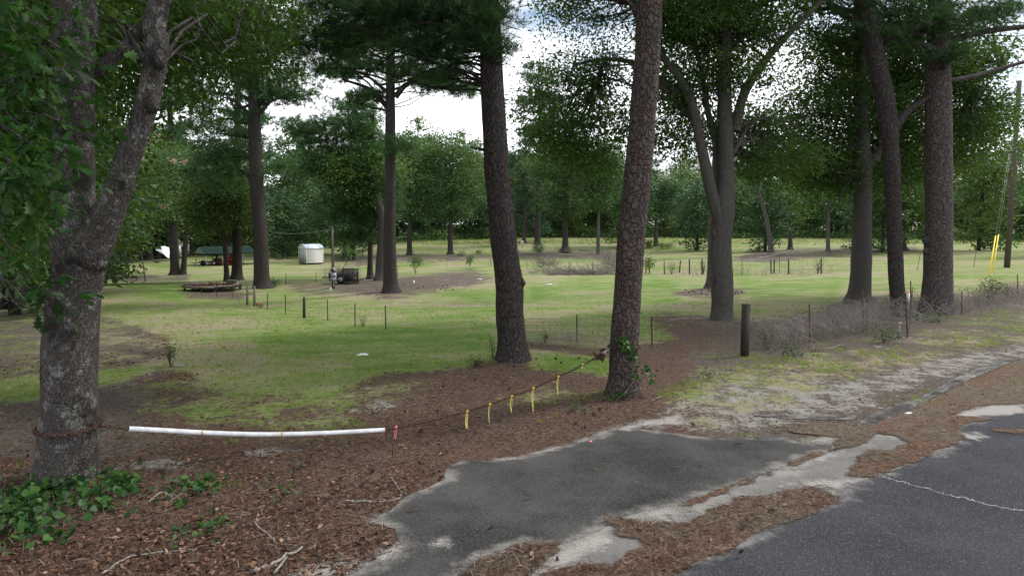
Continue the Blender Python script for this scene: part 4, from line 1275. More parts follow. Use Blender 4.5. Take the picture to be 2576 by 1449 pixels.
bgt = [  # u, v, w, crown lobes, leaf, label, bark
    (1030, 643, 14, [(1040, 470, 70, 45), (1070, 400, 60, 45), (1010, 380, 55, 40), (1050, 520, 60, 35)], 'leaf_far', 'flared trunk on the bank right of the middle pine'),
    (1133, 641, 14, [(1130, 530, 75, 35), (1100, 470, 70, 45), (1170, 460, 60, 45), (1140, 385, 70, 45)], 'leaf_far', 'dark round-crowned tree on the bank left of the centre pine'),
    (718, 641, 11, [(730, 560, 50, 35), (710, 500, 50, 45), (750, 480, 45, 45), (730, 420, 45, 40)], 'leaf_far_blue', 'single slender tree between the tall left pine and the white shed'),
    (1422, 628, 16, [(1400, 490, 55, 35), (1450, 440, 75, 40), (1420, 520, 70, 25), (1380, 420, 60, 45), (1440, 370, 60, 40)], 'leaf_far', 'flared grey trunk on top of the bare bank right of the centre pine'),
    (1505, 641, 10, [(1500, 500, 60, 30), (1540, 450, 55, 40), (1480, 430, 55, 45), (1520, 390, 60, 40)], 'leaf_far', 'thin pale trunk close to the brush pile, left of the vine-wrapped pine'),
    (1650, 620, 10, [(1670, 520, 60, 30), (1700, 480, 50, 35), (1650, 470, 40, 35)], 'leaf_far_blue', 'small dark tree just right of the vine-wrapped pine with a shrub at its foot'),
    (1988, 629, 10, [(1988, 545, 34, 25), (1990, 515, 30, 28), (1985, 480, 24, 30)], 'leaf_oak', 'small tree with a compact bright low crown on the far bank'),
    (2083, 636, 10, [(2080, 470, 80, 45), (2050, 420, 70, 45), (2120, 420, 70, 50)], 'leaf_far', 'slender straight trunk on the far bank left of the broad-based hardwood'),
    (2270, 628, 18, [(2290, 500, 60, 60), (2260, 430, 80, 50), (2310, 560, 25, 30)], 'leaf_olive', 'far bank tree seen between the leaning pine and the stout pine'),
    (885, 642, 7, [(880, 590, 45, 25), (870, 560, 50, 30)], 'leaf_far', 'small tree behind the grey meter pole'),
    (868, 640, 8, [(850, 575, 45, 30), (840, 530, 50, 40)], 'leaf_far_blue', 'small tree right of the white shed roof'),
]
for (u, v, w, lb, lm, label) in bgt:
    broad('hardwood_tree', label, [(u, v, w * 1.35), (u, v - 14, w), (u, v - 60, w * .85), (u + 2, v - 140, w * .6), (u, v - 200, w * .35)] if lb[0][1] < v - 110 else [(u, v, w * 1.5), (u, v - 30, w), (u, v - 80, w * .5)], 'pine_bark_far' if w > 11 else 'oak_bark', [(a, b, c, d, 0, 1.0) for (a, b, c, d) in lb], lm, .34, 1.7, seg=10, n=24, clump=.7, sub=2)
broad('hardwood_tree', 'thin trunk leaning left on the far bank behind the dark timber post', [(1941, 636, 16), (1936, 600, 12), (1925, 540, 10), (1905, 480, 8), (1880, 430, 6)], 'oak_bark', [(1860, 420, 60, 40, 0, 1), (1920, 400, 60, 40, 0, 1), (1890, 360, 60, 40, 0, 1)], 'leaf_far', .34, 1.6, seg=10, n=24, clump=.7)
pine('pine_tree', 'far pine with a tall narrow crown just right of the centre pine', [(1352, 618, 20), (1352, 590, 14), (1352, 520, 13), (1355, 440, 11), (1358, 340, 8), (1356, 240, 5), (1354, 160, 2)], None, 'pine_bark_far', [(1355, 200, 50, 35, 0, 150), (1350, 260, 70, 40, 0, 260), (1360, 330, 80, 40, 0, 300), (1330, 400, 70, 40, 0, 240), (1370, 450, 60, 30, 0, 180), (1330, 500, 50, 30, 0, 120)], 10, 30, (), (), .04, size=.8, fw=.05, mat='needle_far')
pine('pine_tree', 'thin far pine close behind the right side of the centre pine with a white feeder', [(1318, 612, 12), (1318, 590, 9), (1320, 540, 9), (1322, 470, 8), (1322, 400, 6)], 20, 'pine_bark_pale', [(1310, 520, 50, 40, 1, 200), (1320, 420, 60, 50, 1, 200), (1300, 570, 35, 30, 2, 120), (1345, 560, 30, 35, 2, 120)], 8, 24, (), (), .04, size=.7, fw=.05, mat='needle_far')
pine('pine_tree', 'isolated tall pine against the sky in the gap at the left', [(428, 646, 16), (428, 600, 10), (426, 500, 9), (425, 400, 8), (424, 300, 8), (423, 220, 7)], 36, 'pine_bark_far', [(470, 240, 50, 20, 0, 100), (400, 270, 50, 20, 0, 80), (450, 320, 45, 18, 0, 70), (430, 210, 50, 20, 0, 100)], 8, 30, (), (), .04, size=.8, fw=.05, mat='needle_far') if False else None


LAIK, NK = 1.7, 1.5
# ------------------------------------------------------------------ the forest edge beyond the field
def forest_proto(seed, H, Rc, pineish):
    r_ = random.Random(seed)
    mb = MB()
    P = curve_pts([[0, 0, -0.5, .3], [r_.uniform(-.3, .3), 0, H * .4, .22], [r_.uniform(-.5, .5), 0, H * .92, .06]], 12)
    mb.tube(P[:, :3], P[:, 3], 7, False)
    cr_ = Crown()
    if pineish:
        for k in range(9):
            z = H * (0.45 + 0.55 * k / 9)
            rr1 = Rc * (1 - 0.6 * k / 9)
            pads = cr_.needles((r_.uniform(-.5, .5), r_.uniform(-.5, .5), z), (rr1, rr1, H * .05), .9, 60, 10, .06)
            limbs(mb, P, pads[:2], .07, 4, 0)
    else:
        for k in range(13):
            z = H * (0.06 + 0.86 * (k / 13) ** 0.9)
            rr1 = Rc * (0.65 + 0.35 * math.sin(min(1, k / 7) * 1.57)) * (1 if k < 8 else 1 - (k - 8) * .13)
            a = k * 2.4
            off = rr1 * .45
            rs = rr1 * r_.uniform(.5, .75)
            cc = cr_.leaves((off * math.cos(a), off * math.sin(a), z), (rs, rs, rs * .62), .46, 1.6, .6, 30, LEAF, .4, .4)
            limbs(mb, P, cc[:1], .06, 4, 0)
    return mb, cr_


protos = []
for i, (H, Rc, pn) in enumerate([(19, 5.6, 0), (17, 5.0, 0), (21, 5.8, 0), (15, 4.8, 0), (25, 3.8, 1)]):
    protos.append(forest_proto(i + 3, H, Rc, pn))
M['leaf_far_yellow'] = leaf_mat('leaf_far_yellow', (0.035, 0.07, 0.02), (0.085, 0.14, 0.035), (0.17, 0.24, 0.07), 0.3)
fmats = [M['leaf_far'], M['leaf_far_blue'], M['leaf_far_yellow'], M['leaf_far_blue'], M['needle_far']]
proto_me = []
for i, (mb, cr_) in enumerate(protos):
    o1 = mb.build('trunk', M['pine_bark_far'], None, True)
    o2 = cr_.mb.build('crown', fmats[i], None)
    proto_me.append((o1.data, o2.data))
    bpy.data.objects.remove(o1)
    bpy.data.objects.remove(o2)
FL = 'leafy green tree in the dense forest edge that closes the far field'
FG = 'trees of the dense forest edge beyond the far field'
root = link('forest_tree', None, None, (0, 0, 0), label=FL, category='tree', group=FG)
t0_ = link('trunk', proto_me[0][0], root)
c0_ = link('crown', proto_me[0][1], root)
first = True


def forest_tree(x, y, k, s_, label=FL, group=FG):
    global first
    if first:
        o, tr_, cw = root, t0_, c0_
        first = False
    else:
        o = root.copy()
        sc.collection.objects.link(o)
        tr_, cw = t0_.copy(), c0_.copy()
        for q in (tr_, cw):
            q.parent = o
            sc.collection.objects.link(q)
    tr_.data, cw.data = proto_me[k]
    o.location = (x, y, float(T(x, y)))
    o.rotation_euler = (0, 0, random.random() * 6.28)
    o.scale = (s_, s_, s_ * random.uniform(.9, 1.1))
    o['label'], o['group'] = label, group
    return o


def edgeY(x):      # distance of the forest edge over x
    return 100 + 58 * float(S(-60, 10, x)) - 22 * float(S(60, 130, x))


x = -105.0
while x < 150:
    y = edgeY(x)
    forest_tree(x + random.uniform(-1, 1), y + random.uniform(-2, 3), random.choice([0, 1, 2, 3, 3]), random.uniform(.72, .95))
    x += random.uniform(4.6, 6.6)
x = -115.0
while x < 165:
    forest_tree(x + random.uniform(-2, 2), edgeY(x) + 11 + random.uniform(-2, 3), random.choice([0, 1, 2, 2, 4]), random.uniform(.85, 1.1) * (1.22 if -45 < x < 25 else 1))
    x += random.uniform(6, 8)
x = -125.0
while x < 180:
    forest_tree(x + random.uniform(-2, 2), edgeY(x) + 24 + random.uniform(-2, 3), random.choice([0, 2, 2, 4]), random.uniform(.9, 1.2) * (1.25 if -50 < x < 30 else 1.05))
    x += random.uniform(9, 12)
# trees behind the grove at the left and behind the right verge
for (x, y, k, s_) in [(-40, 62, 0, .85), (-47, 68, 1, .8), (-52, 60, 2, .8), (-58, 72, 0, .9), (-56, 96, 1, .8), (-46, 52, 3, .9), (-62, 60, 2, .9), (-44, 104, 2, .8), (-33, 106, 0, .8), (-44, 45, 2, .75), (-22, 96, 1, .8), (-33, 100, 3, .8), (-52, 88, 2, .9), (-36, 50, 1, .7), (-20, 20, 2, .8), (-21, 29, 0, .8), (-24, 37, 1, .8), (-28, 46, 2, .75), (-17, 12, 1, .8), (-26, 24, 2, .8)]:
    forest_tree(x, y, k, s_, 'leafy tree closing the shaded grove on the left behind the camper', 'trees closing the left grove')
for (x, y, k, s_) in [(46, 86, 0, .8), (38, 104, 1, .9), (30, 112, 3, .9), (20, 120, 0, .9), (58, 72, 0, .9), (66, 64, 1, .9), (74, 80, 2, .9), (62, 92, 2, .9), (80, 70, 0, 1), (50, 98, 1, .8)]:
    forest_tree(x, y, k, s_, 'leafy tree at the right edge behind the utility pole', 'trees behind the utility pole')

# dark understorey along the forest edge: uncountable
cr_ = Crown()
x = -110
while x < 160:
    y = edgeY(x) - 3.0
    z = float(T(x, y))
    hgt = random.uniform(.8, 2.0)
    cr_.leaves((x, y + random.uniform(-.8, 2), z + hgt * .5), (2.0, 1.6, hgt * .6), .42, 1.2, .5, 24, LEAF, .5)
    x += 2.2
cr_.mb.build('undergrowth', M['leaf_far'], None, kind='stuff')
# a deep stand of woodland behind the edge trees: reads as one mass
cr_ = Crown()
x = -150
while x < 210:
    y = edgeY(x) + 30
    cr_.leaves((x, y - 3, float(T(x, y)) + 1.0), (4.5, 2, 1.3), .7, 1.3, .7, 24, LEAF, .5)
    for k in range(4):
        cr_.leaves((x + random.uniform(-2, 2), y + random.uniform(-2, 4), float(T(x, y)) + 2 + 3.6 * k + random.uniform(-1, 1)), (4.5, 3, 3.0 if k < 3 else 2.2), .85, 0.8, 1.0, 24, LEAF, .5)
    x += 6
cr_.mb.build('far_woods', M['leaf_far_blue'], None, kind='stuff')


def hpx(px, Y):
    return px * Y / F


# ------------------------------------------------------------------ chain, pipe and ribbons
cA = np.array([bA[0], YA])
gC = ground(1566, 1000)
YC = gC[1] + 82 * 0.4 * gC[1] / F
cC = np.array([gC[0], YC])


def chain_at(u, v, off=0.0):
    """where the pixel's ray meets the upright plane that runs from tree to tree"""
    d = ray(u, v)
    e = cC - cA
    n = np.array([-e[1], e[0]])
    n /= np.linalg.norm(n)
    c0 = cA + np.array([0.0, -0.12])
    t = (n @ c0) / (n @ d[:2])
    p = d * t
    return np.array([p[0], p[1] + off, p[2] + CAMZ])


def link_template(L=0.066, W=0.046, r=0.0078, ns=10, sg=5):
    V, Q = [], []
    for i in range(ns):
        a = 2 * math.pi * i / ns
        c = np.array([math.cos(a) * W * .5 * .72, math.sin(a) * L * .5, 0])
        for j in range(sg):
            b = 2 * math.pi * j / sg
            V.append(c + np.array([math.cos(a) * math.cos(b), math.sin(a) * math.cos(b), math.sin(b)]) * r)
            Q.append([i * sg + j, i * sg + (j + 1) % sg, ((i + 1) % ns) * sg + (j + 1) % sg, ((i + 1) % ns) * sg + j])
    return np.array(V), [Q]


def chain_run(mb, P, step=0.05):
    P = np.asarray(P, float)
    seg = np.linalg.norm(np.diff(P, axis=0), axis=1)
    L = np.r_[0, np.cumsum(seg)]
    s_ = np.arange(0, max(L[-1], step * 2.5), step)
    X = np.stack([np.interp(s_, L, P[:, k]) for k in range(3)], 1)
    t = np.gradient(X, axis=0)
    roll = np.where(np.arange(len(s_)) % 2 == 0, 0.3, 0.3 + math.pi / 2) + rng.normal(size=len(s_)) * 0.15
    tv, tf = link_template()
    V, fs = inst(tv, tf, X, frames(t, roll), np.ones(len(s_)))
    mb.add(V, fs)


def ring_pts(c, z, r, a0, a1, n=24, dz=0.0):
    a = np.linspace(a0, a1, n)
    return np.stack([c[0] + r * np.cos(a), c[1] + r * np.sin(a), z + dz * np.sin(a)], 1)


chain_px = [(235, 1068), (280, 1073), (325, 1078), (420, 1083), (510, 1088), (620, 1092), (710, 1092), (840, 1088), (968, 1081), (1030, 1070), (1094, 1056), (1175, 1035), (1232, 1017), (1287, 997), (1341, 977), (1404, 948), (1466, 918), (1511, 892), (1532, 881)]
CH = np.array([chain_at(u, v) for (u, v) in chain_px])
co = CH[9].copy()
zA = CH[0][2]
zC = CH[-1][2]
ch = thing('chain', 'rusty chain strung between the forked oak and the vine-wrapped pine', 'chain', (0, 0, 0))
mb = MB()
chain_run(mb, curve_pts(CH, 80))
mb.build('link_run', M['rust'], ch, True, kind='stuff')
mb = MB()
rAch = 0.5 * 131 * YA / F * 1.06 + .01
chain_run(mb, ring_pts((sA[np.argmin(abs(sA[:, 2] - zA)), 0], YA), zA, rAch, math.radians(-10), math.radians(350), 60, 0.02))
chain_run(mb, ring_pts((sA[np.argmin(abs(sA[:, 2] - zA)), 0], YA), zA - .012, rAch + .012, math.radians(190), math.radians(355), 40, 0.02))
rCch = 0.5 * 73 * YC / F + .025
cCx = at(1570, 880, YC)[0]
chain_run(mb, ring_pts((cCx, YC), zC + .02, rCch, 0, 6.28, 60, 0.0))
for i in range(10):
    q = CH[17] + rng.normal(size=3) * np.array([.03, .03, .035])
    chain_run(mb, np.array([q, q + rng.normal(size=3) * .05, q + rng.normal(size=3) * .05]))
for i in range(5):
    q = np.array([sA[np.argmin(abs(sA[:, 2] - zA)), 0] + rAch, YA - .05, zA]) + rng.normal(size=3) * .025
    chain_run(mb, np.array([q, q + rng.normal(size=3) * .05]))
mb.build('wrap', M['rust'], ch, True, kind='stuff')
mb = MB()
h0, h1 = CH[17], CH[18]
mb.tube(np.array([h0 + [0, -.03, .03], h0 + [.06, -.04, .05], h1 + [0, -.03, .03]]), .012, 8)
mb.box(h0 + [.05, -.04, .03], (.07, .03, .05), 0.3)
mb.build('snap_hook', M['tin'], ch, True)
mb = MB()
q = CH[8] + np.array([.02, -.02, 0])
chain_run(mb, np.array([q, q + [.01, 0, -.14]]))
mb.build('loose_end', M['rust'], ch, True)

pp = curve_pts(CH[2:9], 26) + np.array([0, -0.0, 0])
pi_ = thing('pipe', 'long white plastic pipe threaded on the chain between the trees', 'pipe', tuple(pp[0]))
mb = MB()
seg = 18
r_o, r_i = 0.031, 0.027
n = len(pp)
mb.tube(pp - pp[0], r_o, seg, False)
mb.tube((pp - pp[0])[::-1], r_i, seg, False)
for e in (0, n - 1):
    t = (pp[min(e + 1, n - 1)] - pp[max(e - 1, 0)])
    t /= np.linalg.norm(t)
    a = np.cross(t, [0, 1, 0])
    a /= np.linalg.norm(a)
    b = np.cross(t, a)
    ang = np.arange(seg) * 2 * math.pi / seg
    c = pp[e] - pp[0]
    o_ = c + r_o * (np.cos(ang)[:, None] * a + np.sin(ang)[:, None] * b)
    i_ = c + r_i * (np.cos(ang)[:, None] * a + np.sin(ang)[:, None] * b)
    k = np.arange(seg)
    mb.add(np.vstack([o_, i_]), [np.stack([k, (k + 1) % seg, seg + (k + 1) % seg, seg + k], 1)])
mb.build('tube', M['pvc'], pi_, True)
for (u, v) in ((510, 1088), (710, 1092)):
    p = chain_at(u, v) - pp[0]
    mb = MB()
    mb.tube(np.array([p + [-.014, 0, 0.0], p + [.014, 0, .001]]), r_o + .0022, 16, False)
    mb.box(p + [0.004, -.034, .01], (.02, .004, .035))
    mb.build('tape_band', M['tape_orange'], pi_, True)


def ribbon(name, label, u, v, v2, mat, knot, w=0.013, strands=2, group=None):
    p = chain_at(u, v)
    L = hpx(v2 - v, p[1])
    o = thing(name, label, 'ribbon', tuple(p), group)
    for k in range(strands):
        mb = MB()
        n = 12
        zz = -np.linspace(0, L * (1 - .08 * k), n)
        xx = 0.012 * (k - .5) * np.sin(np.linspace(0, 3.1, n)) * 2 + 0.006 * np.sin(zz * 14 + k)
        yy = -0.012 + 0.01 * np.cos(zz * 11 + k * 2)
        tw = np.linspace(0.2 + k, 1.0 + k * .4, n)
        dx, dy = np.cos(tw) * w, np.sin(tw) * w * .6
        A = np.stack([xx - dx, yy - dy, zz], 1)
        B = np.stack([xx + dx, yy + dy, zz], 1)
        i = np.arange(n - 1)
        mb.add(np.vstack([A, B]), [np.stack([i, i + 1, n + i + 1, n + i], 1)])
        mb.add(np.vstack([A, B]) + [0, .0015, 0], [np.stack([i, n + i, n + i + 1, i + 1], 1)])
        mb.build('streamer', mat, o)
    mb = MB()
    mb.tube(np.array([[-.02, -.02, .012], [0, -.026, 0], [.02, -.018, .01], [.0, .02, .02]]), [.009, .014, .01, .006], 8)
    mb.build('knot', knot, o, True)
    return o


RG = 'yellow ribbons tied along the chain'
ribbon('ribbon', 'longest and widest yellow ribbon, leftmost of those hanging from the chain', 1175, 1035, 1101, M['tape_yellow'], M['tape_orange'], .015, 2, RG)
ribbon('ribbon', 'thin yellow ribbon on the chain, just right of the widest one', 1232, 1017, 1093, M['tape_yellow'], M['tape_orange'], .008, 1, RG)
ribbon('ribbon', 'shortest yellow ribbon, middle one of the five on the chain', 1287, 997, 1038, M['tape_yellow'], M['tape_orange'], .010, 2, RG)
ribbon('ribbon', 'yellow ribbon on the chain, second one from the vine-wrapped pine', 1341, 977, 1039, M['tape_yellow'], M['tape_orange'], .011, 2, RG)
ribbon('ribbon', 'looped yellow ribbon on the chain nearest the vine-wrapped pine', 1404, 948, 993, M['tape_yellow'], M['tape_orange'], .010, 2, RG)
ribbon('ribbon', 'short pink ribbon tied to the chain beside the white pipe', 996, 1074, 1104, M['tape_pink'], M['tape_pink'], .010, 2)
ribbon('ribbon', 'small pale scrap of tape on the chain near its hook', 1466, 917, 928, M['white'], M['tape_orange'], .01, 1)

# ------------------------------------------------------------------ vine on the pine
def leafy(mb, P, size, tmpl=HEART, rv=None, up=0.6, out=None):
    n = len(P)
    d = rng.normal(size=(n, 3)) * .7 + (np.array([0, -0.5, 0.0]) if out is None else out)
    d[:, 2] += rng.normal(size=n) * .3
    V, fs = inst(tmpl[0], tmpl[1], P, frames(d, rng.normal(size=n) * .5 + up), size * (.6 + .8 * rng.random(n)))
    mb.add(V, fs, np.repeat(rng.random(n) if rv is None else rv, len(tmpl[0])))


vn = thing('climbing_vine', 'green vine climbing the front of the reddish pine by the chain', 'vine', (gC[0], YC - .3, gC[2]))
vp = np.array([at(u, v, YC - dy) for (u, v, dy) in [(1545, 1010, .38), (1575, 985, .33), (1598, 950, .28), (1603, 920, .25), (1592, 890, .29), (1575, 868, .3), (1556, 850, .3)]])
o0 = np.array([gC[0], YC - .3, gC[2]])
c_ = curve_pts(vp, 40)
mb = MB()
mb.tube(c_ - o0, .006, 5)
for k in (6, 12, 20, 28):
    mb.tube(wobble_path(c_[k] - o0, c_[k] - o0 + rng.normal(size=3) * [.2, .05, .15], 6, .2), .003, 4)
mb.build('stem', M['vinewood'], vn)
mb = MB()
idx = rng.integers(0, 40, 120)
idx = np.concatenate([idx[:70], rng.integers(26, 40, 35)])
leafy(mb, c_[idx] - o0 + rng.normal(size=(len(idx), 3)) * [.05, .02, .05], .065)
leafy(mb, at(1625, 940, YC - .1) - o0 + rng.normal(size=(16, 3)) * [.1, .1, .1], .07)
mb.build('foliage', M['weed'], vn)

# ------------------------------------------------------------------ shed
def box_part(name, mat, parent, boxes):
    mb = MB()
    for b in boxes:
        mb.box(*b)
    return mb.build(name, mat, parent)


gS = ground(770, 667)
YS = gS[1]
px = YS / F
ax = R(43)
sh = thing('shed', 'small white clapboard shed on blocks with a pale blue metal roof', 'shed', (at(770.5, 667, YS)[0], YS, gS[2]), rz=ax)
LS, WS, HS = 41 * px / .87, 1.95, 37 * px
z0 = 0.22
fl = box_part('floor', M['wood_dark'], sh, [((LS / 2, WS / 2, z0 - .05), (LS, WS, .1))])
box_part('block', M['wood_grey'], sh, [((.25, .2, .09), (.35, .2, .18))])
box_part('block', M['wood_grey'], sh, [((LS - .6, .2, .09), (.35, .2, .18))])
box_part('block', M['wood_dark'], sh, [((.25, WS - .2, .09), (.35, .2, .18))])
box_part('block', M['wood_dark'], sh, [((LS - .3, WS - .2, .09), (.35, .2, .18))])
walls = box_part('wall', M['shed_gap'], sh, [((LS / 2, .03, z0 + HS / 2), (LS - .04, .05, HS)), ((LS / 2, WS - .03, z0 + HS / 2), (LS - .04, .05, HS)), ((LS - .03, WS / 2, z0 + HS / 2), (.05, WS - .1, HS)), ((.03, WS / 2, z0 + HS / 2), (.05, WS - .1, HS))])
for k in range(14):
    b_ = box_part('siding_board', M['siding'], sh, [((LS / 2, -.012, z0 + HS * (k + .5) / 14), (LS, .02 + .012 * (k % 2), HS / 14 * .86))])
mb = MB()
gz = [(0, HS), (WS * .14, HS + .3), (WS * .5, HS + .5), (WS * .86, HS + .3), (WS, HS)]
for xx in (.0, LS - .04):
    V = [[xx, y, z0 + z] for (y, z) in gz] + [[xx + .04, y, z0 + z] for (y, z) in gz]
    mb.add(V, [[[0, 1, 2, 3, 4]], [[9, 8, 7, 6, 5]]])
mb.build('gable', M['shed_trim'], sh)
mb = MB()
for k in range(4):
    (ya, za), (yb, zb) = gz[k], gz[k + 1]
    V = []
    for xx in (-.12, LS + .08):
        for (y, z) in ((ya, za), (yb, zb)):
            V += [[xx, y + (-.08 if k == 0 and y == ya else .08 if k == 3 and y == yb else 0), z0 + z + .01], [xx, y + (-.08 if k == 0 and y == ya else .08 if k == 3 and y == yb else 0), z0 + z + .05]]
    mb.add(V, [[[0, 1, 3, 2], [4, 6, 7, 5], [0, 4, 5, 1], [2, 3, 7, 6], [0, 2, 6, 4], [1, 5, 7, 3]]])
mb.build('roof', M['shed_roof'], sh)
dr = box_part('door', M['shed_door'], sh, [((-.03, WS * .42, z0 + HS * .47), (.03, WS * .52, HS * .93))])
box_part('door_frame', M['shed_trim'], dr, [((-.035, WS * .14, z0 + HS * .47), (.04, .06, HS * .97)), ((-.035, WS * .7, z0 + HS * .47), (.04, .06, HS * .97)), ((-.035, WS * .42, z0 + HS * .965), (.04, WS * .6, .05))])
box_part('handle', M['metal_dark'], dr, [((-.07, WS * .24, z0 + HS * .45), (.05, .05, .1))])
for (xx, yy) in ((0, 0), (LS, 0), (0, WS)):
    box_part('corner_trim', M['shed_trim'], sh, [((xx, yy, z0 + HS / 2), (.07, .07, HS))])
box_part('step', M['wood_grey'], sh, [((-.3, WS * .35, .12), (.3, .7, .04)), ((-.3, WS * .1, .06), (.28, .05, .1)), ((-.3, WS * .6, .06), (.28, .05, .1))])

# ------------------------------------------------------------------ carport with tractor and trailer
gK = ground(520, 671)
YK = gK[1]
px = YK / F
axk = R(41)
kp = thing('carport', 'open carport with a dark green metal roof on thin posts among the trees', 'carport', (at(519, 671, YK)[0], YK, gK[2]), rz=axk)
LK, WK, HK, RK = 116 * px / .95, 3.9, 32 * px, 17 * px
for k in range(4):
    for yy in (0, WK):
        xx = LK * k / 3
        pst = box_part('post', M['tin'], kp, [((xx, yy, HK / 2), (.07, .07, HK))])
box_part('eave_beam', M['tin'], kp, [((LK / 2, 0, HK), (LK, .06, .08)), ((LK / 2, WK, HK), (LK, .06, .08))])
mb = MB()
for sgn in (0, 1):
    ya, yb = (-.15, WK / 2) if sgn == 0 else (WK + .15, WK / 2)
    nrib = 26
    V, Q = [], []
    for i in range(nrib + 1):
        xx = -.2 + (LK + .4) * i / nrib
        dz = .025 * (i % 2)
        V += [[xx, ya, HK + .02 + dz], [xx, yb, HK + RK + dz]]
        if i:
            b = 2 * i
            Q.append([b - 2, b, b + 1, b - 1])
    mb.add(V, [Q])
    mb.add(np.array(V) - [0, 0, .05], [Q])
    mb.box((LK / 2, ya, HK - .03), (LK + .4, .03, .14))
mb.build('roof', M['green_roof'], kp)
for xx in (-.19, LK + .19):
    mb = MB()
    V = [[xx, -.1, HK + .0], [xx, WK + .1, HK + .0], [xx, WK / 2, HK + RK]]
    mb.add(V + [[a + .03, b, c] for a, b, c in V], [[[0, 1, 2], [5, 4, 3]]])
    mb.build('gable', M['camper'], kp)


def to_local(p, c, rz):
    c_, s_ = math.cos(rz), math.sin(rz)
    return np.array([c[0] + p[0] * c_ - p[1] * s_, c[1] + p[0] * s_ + p[1] * c_])


def wheel(parent, c, r, w, tyre='rubber', rim='tin', axis='y'):
    mb = MB()
    a = np.array([0, w / 2, 0]) if axis == 'y' else np.array([w / 2, 0, 0])
    c = np.array(c, float)
    mb.tube(np.array([c - a, c - a * .6, c + a * .6, c + a]), [r * .9, r, r, r * .9], 18)
    o = mb.build('wheel', M[tyre], parent, True)
    mb = MB()
    mb.tube(np.array([c - a * 1.06, c + a * 1.06]), r * .5, 14)
    mb.build('rim', M[rim], o)
    return o


def carp(x_, y_):
    q = to_local((x_, y_), (kp.location.x, kp.location.y), axk)
    return (q[0], q[1], float(T(q[0], q[1])))


tr = thing('tractor', 'red riding tractor parked under the green carport', 'tractor', carp(LK * .42, 1.6), rz=axk)
box_part('hood', M['red_paint'], tr, [((.75, 0, .75), (.9, .55, .5)), ((.75, 0, 1.02), (.85, .45, .06)), ((1.2, 0, .72), (.05, .45, .4))])
box_part('chassis', M['metal_dark'], tr, [((.2, 0, .42), (1.9, .35, .2)), ((-.45, 0, .55), (.5, .7, .25))])
box_part('fender', M['red_paint'], tr, [((-.5, .55, .85), (.8, .3, .06)), ((-.5, -.55, .85), (.8, .3, .06)), ((-.88, -.55, .7), (.05, .3, .3)), ((-.88, .55, .7), (.05, .3, .3))])
box_part('seat', M['rubber'], tr, [((-.45, 0, .85), (.45, .45, .1)), ((-.68, 0, 1.05), (.08, .45, .35))])
mb = MB()
mb.tube(np.array([[.25, 0, .8], [.08, 0, 1.15]]), .02, 6)
mb.tube(np.stack([.08 + .05 * np.cos(np.linspace(0, 6.28, 14)), .18 * np.sin(np.linspace(0, 6.28, 14)), 1.15 + .17 * np.cos(np.linspace(0, 6.28, 14))], 1), .015, 5)
mb.build('steering_wheel', M['metal_dark'], tr)
box_part('mower_deck', M['red_paint'], tr, [((.1, -.1, .25), (1.1, 1.2, .16)), ((.1, -.62, .18), (.9, .1, .2))])
for (xx, yy, r) in ((-.55, .55, .42), (-.55, -.55, .42), (.95, .45, .27), (.95, -.45, .27)):
    wheel(tr, (xx, yy, r), r, .24, rim='red_paint')
t2 = thing('disc_harrow', 'red and black implement standing right of the riding tractor under the carport', 'implement', carp(LK * .62, 1.2), rz=axk)
box_part('frame', M['red_paint'], t2, [((0, 0, .6), (1.0, .08, .08)), ((0, .5, .6), (1.0, .08, .08)), ((-.45, .25, .6), (.08, .5, .08)), ((.45, .25, .6), (.08, .5, .08)), ((0, .25, .95), (.1, .1, .7)), ((0, .25, 1.1), (.5, .4, .3))])
for k in range(4):
    wheel(t2, (-.36 + .24 * k, .1, .26), .26, .04, 'metal_dark', 'tin', 'x')
t3 = thing('trailer', 'low flat trailer with black wheels reaching out under the left end of the carport', 'trailer', carp(LK * .1, 1.0), rz=axk)
box_part('bed', M['wood_dark'], t3, [((.7, .5, .5), (3.0, 1.3, .08)), ((.7, -.13, .46), (3.0, .05, .14)), ((.7, 1.13, .46), (3.0, .05, .14))])
box_part('tongue', M['metal_dark'], t3, [((-1.3, .5, .42), (1.2, .08, .08)), ((-1.5, .5, .22), (.06, .06, .44))])
wheel(t3, (-.25, -.3, .33), .33, .18)
wheel(t3, (-.25, 1.3, .33), .33, .18)
wheel(t3, (.5, -.3, .33), .33, .18)
t4 = thing('lumber_stack', 'low stack of dark boards at the right end of the carport', 'lumber', carp(LK * .86, 1.0), rz=axk)
for k in range(5):
    box_part('board', M['wood_dark'] if k % 2 else M['wood_grey'], t4, [((random.uniform(-.2, .2) + .3, .25 * (k % 3), .1 + .09 * (k // 3) + .0), (2.4, .2, .07))])

# ------------------------------------------------------------------ tarp and camper in the grove
gT = ground(410, 656)
YT = gT[1]
pts = {}
tp = thing('tarp', 'torn white tarpaulin hanging between the dark trunks left of the camper', 'tarp', (at(410, 652, YT)[0], YT, gT[2]))
tq = [(391, 628, 0), (400, 622, .5), (412, 618.5, .9), (425, 623, 1.3), (426.5, 634, 1.0), (425.5, 650, .2), (421, 648, 0), (412, 640, -.1), (402, 635, -.1)]
V = np.array([at(u, v, YT + d) for (u, v, d) in tq]) - np.array(tp.location)
ctr = V.mean(0) + [0, -.25, .1]
n = len(V)
mb = MB()
ring2 = (V + ctr) / 2 + rng.normal(size=V.shape) * .06 + [0, -.12, 0]
i = np.arange(n)
fr = [np.stack([i, (i + 1) % n, n + (i + 1) % n, n + i], 1)]
mb.add(np.vstack([V, ring2, [ctr]]), fr + [np.stack([n + i, n + (i + 1) % n, np.full(n, 2 * n)], 1)])
mb.add(np.vstack([V, ring2, [ctr]]) + [0, .03, 0], fr + [np.stack([n + i, n + (i + 1) % n, np.full(n, 2 * n)], 1)])
mb.build('sheet', M['tarp'], tp)
